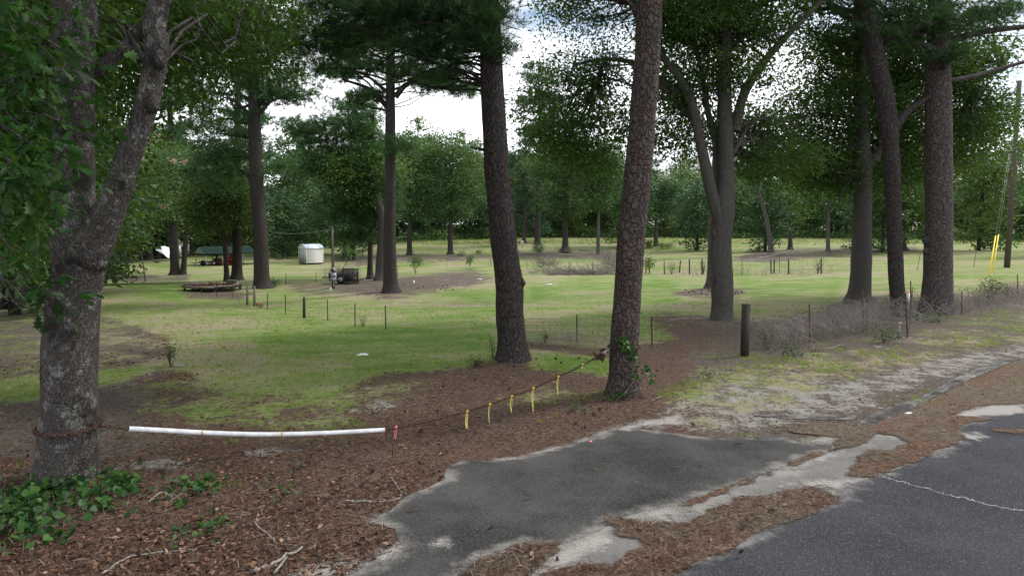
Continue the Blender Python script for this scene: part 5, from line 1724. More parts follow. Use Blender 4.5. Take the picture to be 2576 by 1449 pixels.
mb = MB()
mb.tube(np.array([V[0] + [0, .05, 0], V[2] + [0, .05, 0], V[3] + [0, .1, 0]]), .03, 6)
mb.tube(np.array([V[4] + [.1, 0, -1.3 - V[4][2] + 1.2], V[4] + [.1, 0, 0]]), .04, 6)
mb.build('pole', M['metal_dark'], tp)
gM = ground(450, 655)
YM = gM[1] + 4
px = YM / F
cm = thing('camper', 'grey camper trailer half hidden behind the close pair of trunks', 'camper', (at(452, 650, YM)[0], YM, float(T(at(452, 650, YM)[0], YM))), rz=.5)
LM, HM = 46 * px, 26 * px
box_part('body', M['camper'], cm, [((0, 1.1, .55 + HM / 2), (LM, 2.2, HM)), ((0, 1.1, .57 + HM), (LM - .3, 2.0, .12))])
w1_ = box_part('window', M['glass_dark'], cm, [((LM * .2, -.01, .55 + HM * .62), (.7, .03, .42))])
box_part('window_frame', M['tin'], w1_, [((LM * .2, -.012, .55 + HM * .62 + .24), (.8, .045, .05)), ((LM * .2, -.012, .55 + HM * .62 - .24), (.8, .045, .05))])
w2_ = box_part('window', M['glass_dark'], cm, [((-LM * .28, -.01, .55 + HM * .62), (.6, .03, .4))])
box_part('door', M['shed_trim'], cm, [((-LM * .02, -.02, .5 + HM * .45), (.55, .04, HM * .85))])
box_part('stripe', M['metal_dark'], cm, [((0, -.006, .55 + HM * .25), (LM - .1, .02, .12))])
wheel(cm, (0.1, .1, .33), .33, .2)
wheel(cm, (-.7, .1, .33), .33, .2)
gV = ground(118, 668)
wv = thing('boat', 'pale covered boat glimpsed in deep shade left of the big oak', 'boat', (at(118, 652, gV[1] + 3)[0], gV[1] + 3, float(T(at(118, 652, gV[1] + 3)[0], gV[1] + 3))))
mb = MB()
nn2 = 9
for k in range(1):
    V, Q = [], []
    for i in range(nn2):
        t = i / (nn2 - 1)
        w = .9 * math.sin(min(1, t * 1.6 + .15) * 1.57) if t < .6 else .9
        w = .9 * (1 - abs(2 * t - 1) ** 3) + .05
        V += [[-2 + 4 * t, -w, .9], [-2 + 4 * t, -w * .6, .35], [-2 + 4 * t, w * .6, .35], [-2 + 4 * t, w, .9], [-2 + 4 * t, 0, 1.25 + .15 * math.sin(t * 3.1)]]
    for i in range(nn2 - 1):
        for j in range(5):
            Q.append([i * 5 + j, i * 5 + (j + 1) % 5, (i + 1) * 5 + (j + 1) % 5, (i + 1) * 5 + j])
    mb.add(V, [Q, [[0, 1, 2, 3, 4], [nn2 * 5 - 1, nn2 * 5 - 2, nn2 * 5 - 3, nn2 * 5 - 4, nn2 * 5 - 5]][0:0]])
mb.build('hull', M['camper'], wv, True)
box_part('cradle', M['metal_dark'], wv, [((-1, 0, .2), (.1, 1.2, .4)), ((1, 0, .2), (.1, 1.2, .4)), ((0, 0, .1), (2.6, .1, .1))])

# ------------------------------------------------------------------ round deck
gD = ground(536, 736)
YD = gD[1] + 1.3
px = YD / F
RD = 71 * px
dk = thing('deck', 'low weathered octagonal wooden deck with straw and junk on it', 'deck', (at(535, 724, YD)[0], YD, gD[2] - .02))
zt = .34
oct_ = [(RD * math.cos(math.pi / 8 + k * math.pi / 4), RD * .82 * math.sin(math.pi / 8 + k * math.pi / 4)) for k in range(8)]
for k in range(8):
    a, b = np.array(oct_[k]), np.array(oct_[(k + 1) % 8])
    mid, e = (a + b) / 2, b - a
    o = MB().box((mid[0], mid[1], zt - .05 + random.uniform(-.02, .02)), (np.linalg.norm(e) + .06, .045, .11), math.atan2(e[1], e[0])).build('rim_board', M['wood_grey'] if k in (4, 5) else M['wood_dark'], dk)
nb = 15
for k in range(nb):
    yy = -RD * .76 + 2 * RD * .76 * (k + .5) / nb
    half = 0
    for j in range(8):
        a, b = oct_[j], oct_[(j + 1) % 8]
        if (a[1] - yy) * (b[1] - yy) < 0:
            half = max(half, abs(a[0] + (b[0] - a[0]) * (yy - a[1]) / (b[1] - a[1])))
    if half:
        MB().box((0, yy, zt - .03 + random.uniform(-.006, .006)), (2 * half - .06, 1.52 * RD / nb - .015, .03)).build('deck_board', M['wood_grey'], dk)
for k in range(8):
    MB().box((oct_[k][0] * .93, oct_[k][1] * .93, .05), (.1, .1, .3)).build('support_post', M['wood_dark'], dk)
dz = gD[2] - .02 + zt


def on_deck(name, label, cat, dx, dy, boxes, mat, **k):
    o = thing(name, label, cat, (dk.location.x + dx, dk.location.y + dy, dz - .015), **k)
    for b in boxes:
        box_part('block', mat, o, [b])
    return o


mb = MB()
for i in range(2):
    mb = MB()
    x0_ = .62 + .24 * i
    for (cx_, cz_, w_, h_) in ((x0_, .02, .2, .04), (x0_, .20, .2, .04), (x0_ - .09, .11, .04, .2), (x0_ + .09, .11, .04, .2), (x0_, .11, .03, .18)):
        mb.box((dk.location.x + cx_, dk.location.y + .9, dz + cz_ - .01), (w_, .38, h_))
    o = mb.build('cinder_block', M['wood_grey'])
    o['label'] = ['left grey cinder block standing at the back of the wooden deck', 'right grey cinder block standing at the back of the wooden deck'][i]
    o['category'] = 'cinder block'
    o['group'] = 'cinder blocks on the deck'
for i, (dx, dy, L) in enumerate([(-1.25, .1, .9), (-1.2, .35, .8), (-1.1, .2, .7), (-.6, .3, .5), (.2, .6, .6), (1.35, .2, .6), (1.25, .0, .5)]):
    r_ = .04 + .02 * random.random()
    mb = MB()
    p = np.array([dk.location.x + dx, dk.location.y + dy, dz + r_ - .02 + (.08 if i == 2 else 0)])
    e = np.array([math.cos(.3 * i), math.sin(.3 * i) * .5, .02]) * L / 2
    mb.tube(np.array([p - e, p, p + e]), [r_, r_ * 1.05, r_ * .9], 9, True, .12, 5)
    o = mb.build('log', M['stick_grey'], None, True)
    o['label'] = ['long weathered log at the left front of the deck', 'weathered log behind the long one at the left of the deck', 'log lying on top of the two others at the left of the deck', 'short log in front of the left log pile on the deck', 'lone log in the middle of the deck', 'longer log at the right rim of the deck', 'shorter log at the right rim of the deck'][i]
    o['category'] = 'log'
    o['group'] = 'logs on the wooden deck'

P_ = np.stack([dk.location.x + rng.normal(size=900) * RD * .4, dk.location.y + rng.normal(size=900) * RD * .3, dz + rng.random(900) * .03], 1)
mb = MB()
V, fs = inst(LEAF[0], LEAF[1], P_, frames(rng.normal(size=(900, 3)) * [1, 1, .2], rng.normal(size=900) * .3), .08 + .08 * rng.random(900))
mb.add(V, fs, np.repeat(rng.random(900), 4))
mb.build('straw_litter', M['dead_leaf'], dk, False, np.array(dk.location), kind='stuff')
shrub_later = True

# ------------------------------------------------------------------ meter pole
gP = ground(839, 726)
YP = gP[1]
px = YP / F
mpz = thing('power_pole', 'short weathered power pole with a round meter and grey box', 'pole', (at(839, 726, YP)[0], YP, gP[2]))
HP = (726 - 570) * px
mb = MB()
mb.tube(np.array([[0, 0, -.2], [0, 0, HP * .5], [.0, 0, HP]]), [.09, .08, .07], 10, True, .05)
mb.build('pole', M['utility_pole'], mpz, True)
bx = box_part('breaker_box', M['metal_grey'], mpz, [((.06, -.16, 29 * px), (.30, .14, 22 * px)), ((.06, -.24, 34 * px), (.27, .02, 9.5 * px)), ((.06, -.24, 23.4 * px), (.27, .02, 9.5 * px))])
mb = MB()
mb.box((.01, -.12, 48 * px), (.22, .1, 9 * px))
mt = mb.build('meter_socket', M['tin'], mpz)
mb = MB()
mb.tube(np.array([[.01, -.16, 48 * px], [.01, -.25, 48 * px]]), [.085, .075], 16)
mb.build('meter', M['glass_dark'], mt)
mb = MB()
mb.tube(np.array([[.06, -.16, 0], [.06, -.16, 18 * px]]), .03, 8)
mb.tube(np.array([[.02, -.11, 52 * px], [.03, -.1, HP * .9], [.1, -.1, HP * .93]]), .025, 8)
mb.build('conduit', M['metal_grey'], mpz, True)
mb = MB()
P0, P1 = np.array([.05, -.05, HP * .95]), at(600, 560, YP + 12) - np.array(mpz.location)
t = np.linspace(0, 1, 16)[:, None]
L_ = P0 + (P1 - P0) * t
L_[:, 2] -= .5 * np.sin(t[:, 0] * 3.14)
mb.tube(L_, .012, 4, False)
mb.build('service_wire', M['steel_wire'], mpz)
sg = thing('survey_stake', 'small white wire tripod stake in the straw left of the power pole', 'stake', tuple(ground(832, 736)))
mb = MB()
for a in (0, 2.1, 4.2):
    mb.tube(np.array([[.1 * math.cos(a), .1 * math.sin(a), -.02], [0, 0, .28]]), .012, 5)
mb.build('leg', M['white'], sg)

# ------------------------------------------------------------------ trailer heaped with brush
gB = ground(868, 716)
YB = gB[1] + .6
px = YB / F
ut = thing('utility_trailer', 'dark mesh-gated utility trailer behind the power pole loaded with brush', 'trailer', (at(865, 713, YB)[0], YB, gB[2]), rz=-.06)
x0, x1 = (829 - 865) * px, (905 - 865) * px
LB = x1 - x0
box_part('bed', M['metal_dark'], ut, [(((x0 + x1) / 2, .5, 9 * px), (LB, 1.3, .08))])
box_part('side_board', M['wood_dark'], ut, [(((x0 + x1) / 2 - .2, -.17, 19 * px), (LB * .75, .04, 12 * px))])
box_part('side_board', M['wood_dark'], ut, [(((x0 + x1) / 2 - .2, 1.17, 19 * px), (LB * .75, .04, 12 * px))])
box_part('front_board', M['metal_dark'], ut, [((x0, .5, 20 * px), (.05, 1.3, 15 * px))])
mb = MB()
gx0, gx1, gz1 = x1 - 39 * px, x1, 38 * px
for k in range(4):
    xx = gx0 + (gx1 - gx0) * k / 3
    mb.box((xx, -.3, gz1 / 2 + .05), (.06 if k in (0, 3) else .035, .06, gz1 - .1))
mb.box(((gx0 + gx1) / 2, -.3, gz1), (gx1 - gx0, .06, .06))
mb.box(((gx0 + gx1) / 2, -.3, .15), (gx1 - gx0, .06, .06))
gt = mb.build('ramp_gate', M['metal_dark'], ut)
mb = MB()
for k in range(26):
    xx = gx0 + (gx1 - gx0) * k / 26
    mb.box((xx, -.3, gz1 / 2 + .05), (.012, .012, gz1 - .1))
for k in range(18):
    mb.box(((gx0 + gx1) / 2, -.3, .15 + (gz1 - .15) * k / 18), (gx1 - gx0, .012, .012))
mb.build('mesh', M['metal_dark'], gt, kind='stuff')
wheel(ut, (x0 + LB * .42, -.3, .3), .3, .18)
wheel(ut, (x0 + LB * .42, 1.3, .3), .3, .18)
box_part('tongue', M['metal_dark'], ut, [((x0 - .3, .5, .35), (.7, .07, .07))])


def brush(name, label, c, r, n, L, rad, mat, group=None, bend=.3, flat=.35, parent=None, cat='brush pile', up=0.0, kind='stuff'):
    mb = MB()
    for _ in range(n):
        p = rng.normal(size=3) * r * .5
        d = rng.normal(size=3) * np.array([1, 1, flat]) + [0, 0, up]
        d /= np.linalg.norm(d)
        l = L * random.uniform(.4, 1.2)
        m_ = p + d * l * .5 + rng.normal(size=3) * l * bend * .5
        e = p + d * l + rng.normal(size=3) * l * bend * .3
        P = np.array([p, m_, e])
        P[:, 2] = np.maximum(P[:, 2], -r[2] * .8)
        q = curve_pts(P, 5)
        mb.tube(q, np.linspace(rad, rad * .3, 5), 3, False)
    o = thing(name, label, cat, [float(k) for k in c], group)
    mb.build('branches', mat, o, kind='stuff')
    return o


brush('brush_load', 'heap of grey cut branches piled on the mesh-gated trailer', (ut.location.x - .1, YB + .4, gB[2] + 24 * px), np.array([.9, .6, .35]), 420, .9, .009, M['stick_grey'], up=.15)
mb = MB()
p0 = np.array([ut.location.x - .3, YB + .4, gB[2] + 26 * px])
mb.tube(curve_pts([p0, p0 + [.4, 0, .7], p0 + [.7, 0, 1.25]], 8), np.linspace(.025, .008, 8), 5)
cr_ = Crown()
cr_.leaves(p0 + [.85, 0, 1.35], (.45, .4, .2), .13, 1.2, .2, 16)
bl = thing('cut_branch', 'leafy cut branch sticking up out of the brush on the trailer', 'branch', tuple(p0))
mb.build('stem', M['stick_dark'], bl, True, p0)
cr_.mb.build('foliage', M['leaf_far'], bl, False, p0)
# brush pile between the centre pine and the vine pine, dead hedge row there
gq = ground(1455, 692)
brush('brush_pile', 'long heap of dead grey branches in the lawn between the two front pines', (gq[0], gq[1] + .8, gq[2] + .15), np.array([3.4, .9, .22]), 800, 1.1, .014, M['stick_grey'])
gq = ground(1375, 683)
brush('dead_bush', 'grey leafless bush at the left end of the branch heap', (gq[0], gq[1] + 1, gq[2] + .5), np.array([1.3, .8, .7]), 330, 1.1, .010, M['stick_grey'], up=.8, cat='dead bush')
gq = ground(1540, 690)
brush('dead_bush', 'pale leafless bush just left of the vine-wrapped pine', (gq[0], gq[1] + 1, gq[2] + .6), np.array([1.0, .8, .8]), 260, 1.3, .011, M['stick_grey'], up=.9, cat='dead bush')

# ------------------------------------------------------------------ fences
def fence(label, posts, wires=True, vert=.3, wcol='wire', wr=.0022, up=.92, fname='wire_fence', skip=(), nh=8):
    P = []
    fo = None
    for (u, vt, vb, kind, *ex) in posts:
        g_ = ground(u, vb)
        h = hpx(vb - vt, g_[1])
        if fo is None:
            fo = thing(fname, label, 'fence', tuple(g_))
        ut_ = ex[0] if ex else u
        top = np.array([at(ut_, vt, g_[1])[0], g_[1], g_[2] + h])
        mb = MB()
        b = g_ - np.array(fo.location)
        tt = top - np.array(fo.location)
        if kind == 'T':
            # T-post: flange, web, studs
            t_ = np.linspace(0, 1, 2)[:, None]
            w_ = max(.034, .0)
            base = b - [0, 0, .1]
            for (ox, oy, sx, sy) in ((0, 0, w_, .008), (0, .016, .008, .028)):
                V = []
                for q in (base, tt):
                    V += [[q[0] + ox - sx / 2, q[1] + oy - sy / 2, q[2]], [q[0] + ox + sx / 2, q[1] + oy - sy / 2, q[2]], [q[0] + ox + sx / 2, q[1] + oy + sy / 2, q[2]], [q[0] + ox - sx / 2, q[1] + oy + sy / 2, q[2]]]
                mb.add(V, [[[0, 1, 5, 4], [1, 2, 6, 5], [2, 3, 7, 6], [3, 0, 4, 7], [4, 5, 6, 7]]])
            for k in range(12):
                q = b + (tt - b) * (k + .5) / 12
                mb.box(q + [0, -.008, 0], (.014, .012, .02))
            mb.build('post', M['post_rust'], fo)
        elif kind == 'W':
            mb.tube(np.array([b - [0, 0, .1], (b + tt) / 2, tt]), [.055, .05, .045], 9, True, .08, 6)
            mb.build('post', M['wood_dark' if len(ex) > 1 and ex[1] else 'wood_grey'], fo, True)
        elif kind == 'B':
            mb.box((b + tt) / 2 - [0, 0, .05], (.135, .135, h + .1), .35)
            for zz in (.94, .86):
                mb.box(b + (tt - b) * zz + [.0, -.09, 0], (.02, .03, .02), .35)
            mb.build('corner_post', M['wood_dark'], fo)
        P.append((b, tt, h))
    if wires:
        mb = MB()
        for i in range(len(P) - 1):
            if i in skip:
                continue
            (b0, t0, h0), (b1, t1, h1) = P[i], P[i + 1]
            hh = min(h0, h1, 1.05) * up
            n_ = max(2, int(np.linalg.norm(b1 - b0) / 1.2))
            for k in range(nh + 1):
                f0 = .04 + hh * (k / nh) ** 1.25
                q0, q1 = b0 + [0, -.02, f0], b1 + [0, -.02, f0]
                L = np.array([q0 + (q1 - q0) * j / n_ for j in range(n_ + 1)])
                for j in range(1, n_):
                    w = L[j] + np.array(fo.location)
                    gz = float(T(w[0], w[1])) - fo.location.z
                    L[j, 2] = .5 * L[j, 2] + .5 * (gz + f0) + random.uniform(-.015, .01)
                mb.tube(L, wr, 3, False)
            m_ = int(np.linalg.norm(b1 - b0) / vert)
            for k in range(m_):
                q = b0 + (b1 - b0) * (k + .5) / m_
                w = q + np.array(fo.location)
                gz = .5 * q[2] + .5 * (float(T(w[0], w[1])) - fo.location.z)
                mb.tube(np.array([[q[0], q[1] - .02, gz + .04], [q[0] + random.uniform(-.02, .02), q[1] - .02, gz + .04 + hh]]), wr * .9, 3, False)
        mb.build('wire_mesh', M[wcol], fo, kind='stuff')
    return fo


fence('low wire fence of rusty steel posts crossing the lawn from the deck to the centre', [(507, 716, 742, 'T'), (545, 708, 746, 'T'), (584, 708, 750, 'T'), (622, 716, 767, 'W'), (640, 719, 771, 'W'), (673, 738, 777, 'T'), (718, 741, 790, 'T'), (765, 747, 799, 'W', 765, True), (824, 753, 806, 'T'), (893, 763, 822, 'T'), (971, 768, 829, 'T', 969)], True, .5, 'wire', .0012, .8, nh=3)
fence('woven wire fence from behind the centre pine to the dark timber corner post', [(1300, 800, 858, 'T'), (1452, 790, 862, 'T', 1451), (1641, 795, 871, 'T', 1639), (1875, 762, 896, 'B')], True, .16, 'wire', .0024, .95)
fence('overgrown wire fence along the verge from the timber post to the stout pine', [(2038, 763, 862, 'T', 2036), (2172, 728, 835, 'T', 2170), (2284, 735, 850, 'T', 2278), (2292, 706, 795, 'T', 2291), (2420, 735, 790, 'T'), (2560, 690, 745, 'T')], True, .16, 'wire', .0028, .9)
fence('old garden fence of sticks and steel posts across the middle of the lawn', [(1325, 653, 679, 'T'), (1432, 656, 684, 'T'), (1491, 657, 686, 'T'), (1625, 648, 688, 'W'), (1672, 655, 690, 'W', 1671), (1709, 655, 686, 'W', 1712, True), (1735, 652, 690, 'W', 1734, True), (1768, 650, 691, 'W', 1766, True), (1867, 650, 693, 'T'), (1940, 652, 688, 'W', 1939, True), (1947, 653, 688, 'W', 1948, True), (1961, 646, 688, 'T'), (1984, 651, 690, 'W', 1984, True), (2066, 650, 688, 'W', 2066, True), (2140, 645, 683, 'T')], True, .25, 'wire', .004, .9)
fence('far row of thin steel posts beyond the power pole and the middle pine', [(719, 687, 717, 'T'), (795, 684, 711, 'T'), (940, 676, 700, 'T'), (1001, 668, 694, 'T'), (1124, 649, 673, 'T'), (1174, 640, 667, 'W'), (1228, 645, 668, 'T'), (1235, 647, 669, 'W')], True, .5, 'wire', .0015, .8, nh=3)
fence('two tilted steel fence posts standing alone right of the leaning pine', [(2307, 633, 680, 'T', 2316), (2449, 625, 672, 'T', 2457)], False, fname='fence_posts')

st_ = thing('survey_stake', 'short grey stake with a pink ribbon at the foot of the leaning pine', 'stake', tuple(ground(2261, 850)))
Yq = ground(2261, 850)[1]
mb = MB()
mb.box((0, 0, hpx(20, Yq)), (.07, .03, hpx(42, Yq)), .2, np.array([[1, 0, -.06], [0, 1, 0], [0, 0, 1]]))
mb.build('stake', M['stick_grey'], st_)
mb = MB()
mb.tube(np.array([[-.02, -.03, hpx(38, Yq)], [.04, -.04, hpx(37, Yq)]]), .02, 6)
mb.build('ribbon', M['tape_pink'], st_)
gq = ground(2281, 850)
rb = thing('ribbon', 'pink and white ribbon tied to the top of the steel post by the leaning pine', 'ribbon', (at(2281, 735, gq[1])[0], gq[1] - .03, at(2281, 738, gq[1])[2]))
mb = MB()
mb.tube(np.array([[-.03, 0, .0], [0, -.01, .04], [.02, 0, .1]]), [.012, .02, .008], 6)
mb.build('knot', M['tape_pink'], rb)
mb = MB()
mb.box((.04, -.01, -.12), (.03, .006, .24), .3)
mb.build('streamer', M['white'], rb)
gq = ground(987, 1150)
o = MB().tube(np.array([[0, 0, -.02], [.005, 0, .18], [.0, .01, .2]]), .005, 5).build('wire_stake', M['metal_dark'])
o.location = [float(k) for k in gq]
o['label'], o['category'] = 'thin bent wire stake in the leaves below the pink ribbon', 'stake'

# ------------------------------------------------------------------ utility pole with guys and wires
gU = ground(2533, 673)
YU = gU[1]
pxu = YU / F
up_ = thing('utility_pole', 'tall grey wooden utility pole near the right edge of the picture', 'utility pole', tuple(gU))
HU = hpx(673 - 214, YU)
mb = MB()
mb.tube(np.array([[0, 0, -.3], [0, 0, HU * .5], [0, 0, HU]]), [.2, .18, .15], 14, True, .03)
mb.build('pole', M['utility_pole'], up_, True)
loc = np.array(gU)
for k, (ub, vb, ut2, vt2) in enumerate([(2487, 697, 2499, 595), (2497, 685, 2509, 591)]):
    ga = ground(ub, vb + 3)
    A = ga - loc
    B = np.array([0, 0, HU * (.9 - .05 * k)])
    dirv = (B - A) / np.linalg.norm(B - A)
    mb = MB()
    mb.tube(np.array([A - dirv * .1, B]), .008, 4)
    mb.build('guy_wire', M['steel_wire'], up_)
    # length of the yellow guard so that it ends at the measured height
    zt_ = at(ut2, vt2, ga[1] + .12 * (YU - ga[1]))[2] - gU[2]
    kf = (zt_ - A[2]) / (B[2] - A[2])
    mb = MB()
    mb.tube(np.array([A + (B - A) * .01, A + (B - A) * kf]), .035, 8)
    mb.build('guy_guard', M['yellow'], up_, True)
mb = MB()
for k, (v0, u1, v1) in enumerate([(380, 1500, 500), (408, 1500, 512), (448, 1500, 528), (372, 1500, 494)]):
    A = np.array([0, -.15, at(2533, v0, YU)[2] - gU[2]])
    B = at(u1 - 900, v1 - 6, 250) - loc
    t = np.linspace(0, 1, 30)[:, None]
    L_ = A + (B - A) * t
    L_[:, 2] -= 1.2 * np.sin(t[:, 0] * math.pi)
    mb.tube(L_, .005, 3, False)
    C_ = np.array([45, -35, A[2] + 1])
    L_ = A + (C_ - A) * t
    L_[:, 2] -= .8 * np.sin(t[:, 0] * math.pi)
    mb.tube(L_, .005, 3, False)
mb.build('power_line', M['steel_wire'], up_)
mb = MB()
for k in range(3):
    mb.tube(np.array([[.0, -.2, HU * (.62 + .06 * k)], [0, -.2, HU * (.62 + .06 * k) + .12]]), .05, 8)
mb.build('insulator', M['tin'], up_)
gq = ground(2390, 604)
o = MB().tube(np.array([at(2391, 600, gq[1]), at(2403, 571, gq[1])]), .06, 6).build('guy_guard_pole', M['yellow'])
o['label'], o['category'] = 'slanting yellow guy guard far off against the forest right of the stout pine', 'guy guard'

# ------------------------------------------------------------------ shrubs and small plants
def shrub(name, label, u, vb, w, h, leafm='leaf_oak', leaf=.09, lai=1.3, group=None, stems=7, clump=.16, rad=.012, mat='stick_dark', cat='shrub'):
    g_ = ground(u, vb)
    Y = g_[1] + .1
    W, H = hpx(w, Y) / 2, hpx(h, Y)
    o = thing(name, label, cat, (g_[0], Y, g_[2]), group)
    mb = MB()
    for _ in range(stems):
        e = np.array([random.uniform(-1, 1) * W * .8, random.uniform(-1, 1) * W * .6, H * random.uniform(.6, 1.02)])
        mb.tube(wobble_path([0, 0, -.03], e, 7, .12), np.linspace(rad, rad * .2, 7), 4)
        for _ in range(3):
            q = e * random.uniform(.4, .9)
            mb.tube(wobble_path(q, q + rng.normal(size=3) * W * .35 + [0, 0, .1 * H], 5, .2), np.linspace(rad * .4, rad * .15, 5), 3)
    mb.build('stems', M[mat], o)
    if lai > 0:
        cr_ = Crown()
        cr_.leaves((0, 0, H * .58), (W, W * .8, H * .42), leaf, lai, clump, 16, LEAF, .5, .9)
        cr_.mb.build('foliage', M[leafm], o)
    return o


shrub('shrub', 'upright green shrub standing alone right of the middle pine', 1045, 688, 26, 50, 'leaf_far', .12, 1.4)
shrub('shrub', 'narrow green shrub beside a pale post left of the centre pine', 1183, 669, 18, 30, 'leaf_far', .12, 1.8)
shrub('shrub', 'bushy green shrub on the bank at the foot of the far pine', 1352, 643, 34, 34, 'leaf_far_blue', .16, 1.6)
shrub('shrub', 'low dark evergreen bush on the far field right of the vine-wrapped pine', 1672, 627, 50, 15, 'leaf_olive', .16, 1.8)
shrub('shrub', 'dark round bush close to the vine-wrapped pine on the far field', 1634, 626, 26, 22, 'leaf_olive', .16, 2)
shrub('shrub', 'green shrub in the garden fence just right of the vine-wrapped pine', 1633, 690, 22, 46, 'leaf_oak', .1, 1.6)
shrub('shrub', 'small dark shrub at the edge of the leaf litter right of the big oak', 425, 925, 30, 62, 'leaf_olive', .05, .8, clump=.08)
shrub('dry_plant', 'dry grey twiggy plant between two rusty posts of the lawn fence', 912, 822, 30, 36, stems=14, lai=0, mat='stick_grey', rad=.006, cat='dry plant')
shrub('dry_plant', 'thin dead twigs and weeds at the left foot of the centre pine', 1240, 905, 26, 60, 'weed', .03, .25, stems=8, rad=.004, clump=.05, cat='dry plant')
shrub('shrub', 'low weedy shrub at the left foot of the centre pine mound', 1195, 925, 50, 24, 'leaf_olive', .035, .8, clump=.06)
shrub('shrub', 'twiggy weed against the woven fence right of the centre pine', 1372, 863, 26, 26, 'weed', .04, .6, clump=.06)
shrub('shrub', 'leafless dark bush in the garden fence on the right', 2058, 690, 34, 40, stems=12, lai=0, rad=.02, cat='dead bush')
shrub('shrub', 'leafless twiggy bush in the garden fence right of the vine-wrapped pine', 1690, 690, 26, 30, 'leaf_olive', .06, .3, stems=14, rad=.01)
shrub('shrub', 'upright bundle of dark stems just left of the many-stemmed tree', 1768, 692, 22, 40, 'leaf_olive', .06, .4, stems=14, rad=.014)
shrub('shrub', 'green shrub under the yellow guy guards', 2500, 760, 70, 60, 'weed', .05, .8, stems=9, clump=.1)
shrub('shrub', 'green briar on the verge below the leaning pine', 2230, 865, 90, 40, 'weed', .05, .7, stems=8, clump=.1, rad=.005)
shrub('shrub', 'green weeds at the foot of the stout pine', 2340, 812, 110, 22, 'weed', .05, .9, stems=8, clump=.1, rad=.005)
shrub('shrub', 'leafy briar growing in the dry vines right of the timber post', 1935, 880, 50, 60, 'leaf_olive', .05, .6, stems=8, clump=.09, rad=.005)
shrub('shrub', 'bright green weeds on the verge in front of the dry vines', 2010, 900, 110, 24, 'weed', .045, .9, stems=8, clump=.08, rad=.004)
shrub('shrub', 'small green sprout in the straw in front of the timber post', 1790, 955, 50, 18, 'weed', .045, .9, stems=6, clump=.07, rad=.004)
shrub('shrub', 'low green shoots at the foot of the vine-wrapped pine', 1540, 1012, 60, 22, 'weed', .045, .9, stems=6, clump=.06, rad=.004)
shrub('shrub', 'spreading green seedlings left of the foot of the vine-wrapped pine', 1440, 1042, 70, 22, 'weed', .045, .7, stems=6, clump=.06, rad=.003)
shrub('shrub', 'green weeds among the fence posts beside the tall left pine', 690, 722, 40, 22, 'weed', .06, 1, stems=6, clump=.1)
shrub('shrub', 'small potted-looking weed by the orange rag at the lawn fence', 652, 775, 16, 12, 'leaf_olive', .05, .8, stems=5, clump=.06)
for i, (u, v) in enumerate([(1205, 640), (1160, 645), (905, 640), (700, 655)]):
    shrub('shrub', ['low green tuft on the bank left of the centre pine', 'low green tuft on the bank beside the pale post', 'low weeds at the foot of the grey box post', 'low green growth left of the white shed'][i], u, v, 26, 12, 'leaf_far', .14, 1.2)

# dry vines in the verge fence
def tangle(u0, v0, u1, v1, h, n, mat, seed, label, wid=.6):
    a, b = ground(u0, v0), ground(u1, v1)
    mb = MB()
    for _ in range(n):
        t = random.random()
        p = a + (b - a) * t
        p[0] += random.uniform(-1, 1) * wid
        p[1] += random.uniform(-1, 1) * wid
        p[2] = float(T(p[0], p[1]))
        H = h * random.uniform(.25, 1.0)
        dx, dy = random.uniform(-.5, .5), random.uniform(-.3, .3)
        q = curve_pts([p, p + [dx * .3, dy * .3, H * .8], p + [dx, dy, H], p + [dx * 1.8, dy * 1.6, H * random.uniform(.2, .8)]], 6)
        mb.tube(q, random.uniform(.0025, .005), 3, False)
    o = mb.build('dry_vines', mat)
    o['label'] = label
    o['kind'] = 'stuff'
    return o


tangle(1890, 880, 2250, 815, .85, 560, M['vinewood'], 1, 'tangle of dry grey vines over the verge fence')
tangle(2290, 800, 2640, 735, .7, 600, M['vinewood'], 2, 'tangle of dry vines below the yellow guy guards', .9)
tangle(1330, 868, 1540, 872, .35, 90, M['vinewood'], 3, 'dry stems along the foot of the woven fence', .3)
tangle(1690, 692, 2110, 688, .8, 260, M['stick_grey'], 4, 'dry stems in the garden fence', .5)
tangle(2120, 795, 2330, 775, .5, 260, M['vinewood'], 5, 'dry stems between the hardwood and the leaning pine', .9)

# big-leaved weeds round the foot of the forked oak
mb = MB()
ms = MB()
for (u, v, ru, rv, n) in [(60, 1295, 120, 60, 270), (150, 1245, 110, 36, 130), (310, 1225, 70, 34, 90), (40, 1330, 90, 50, 90), (500, 1225, 60, 25, 60), (240, 1270, 80, 36, 70), (440, 1260, 60, 30, 20), (560, 1320, 70, 35, 26), (500, 1340, 60, 30, 18), (155, 1355, 30, 20, 18), (20, 1380, 50, 20, 16), (730, 1235, 30, 15, 10), (80, 1245, 60, 25, 60)]:
    for _ in range(n):
        uu, vv = u + rng.normal() * ru * .5, v + rng.normal() * rv * .5
        g_ = ground(uu, min(vv, 1440))
        h = max(.02, random.uniform(.02, .17) * min(1, n / 110))
        p = g_ + [rng.normal() * .03, rng.normal() * .03, h]
        leafy(mb, p[None], .068 if n > 50 else .062, rv=random.random(), up=.3)
        if random.random() < .35:
            ms.tube(np.array([g_ - [0, 0, .02], p]), .003, 3, False)
# curled brown-green leaves among them
mb.build('broadleaf_weeds', M['weed'], None, kind='stuff')
ms.build('weed_stems', M['vinewood'], None, kind='stuff')
for i, (u, v, lb) in enumerate([(640, 1262, 'dark leafy seedling in the brown leaves below the pipe'), (745, 1190, 'small green seedling right of the weeds below the pipe'), (690, 1276, 'single green sprig in the leaf litter below the pipe'), (293, 1108, 'lone green sprig beside the oak under the chain'), (410, 1395, 'tiny green sprout at the lower left between two sticks')]):
    shrub('seedling', lb, u, v, 50 if i == 0 else 24, 26 if i == 0 else 14, 'weed', .05, .9, stems=4, clump=.04, rad=.003, cat='seedling')

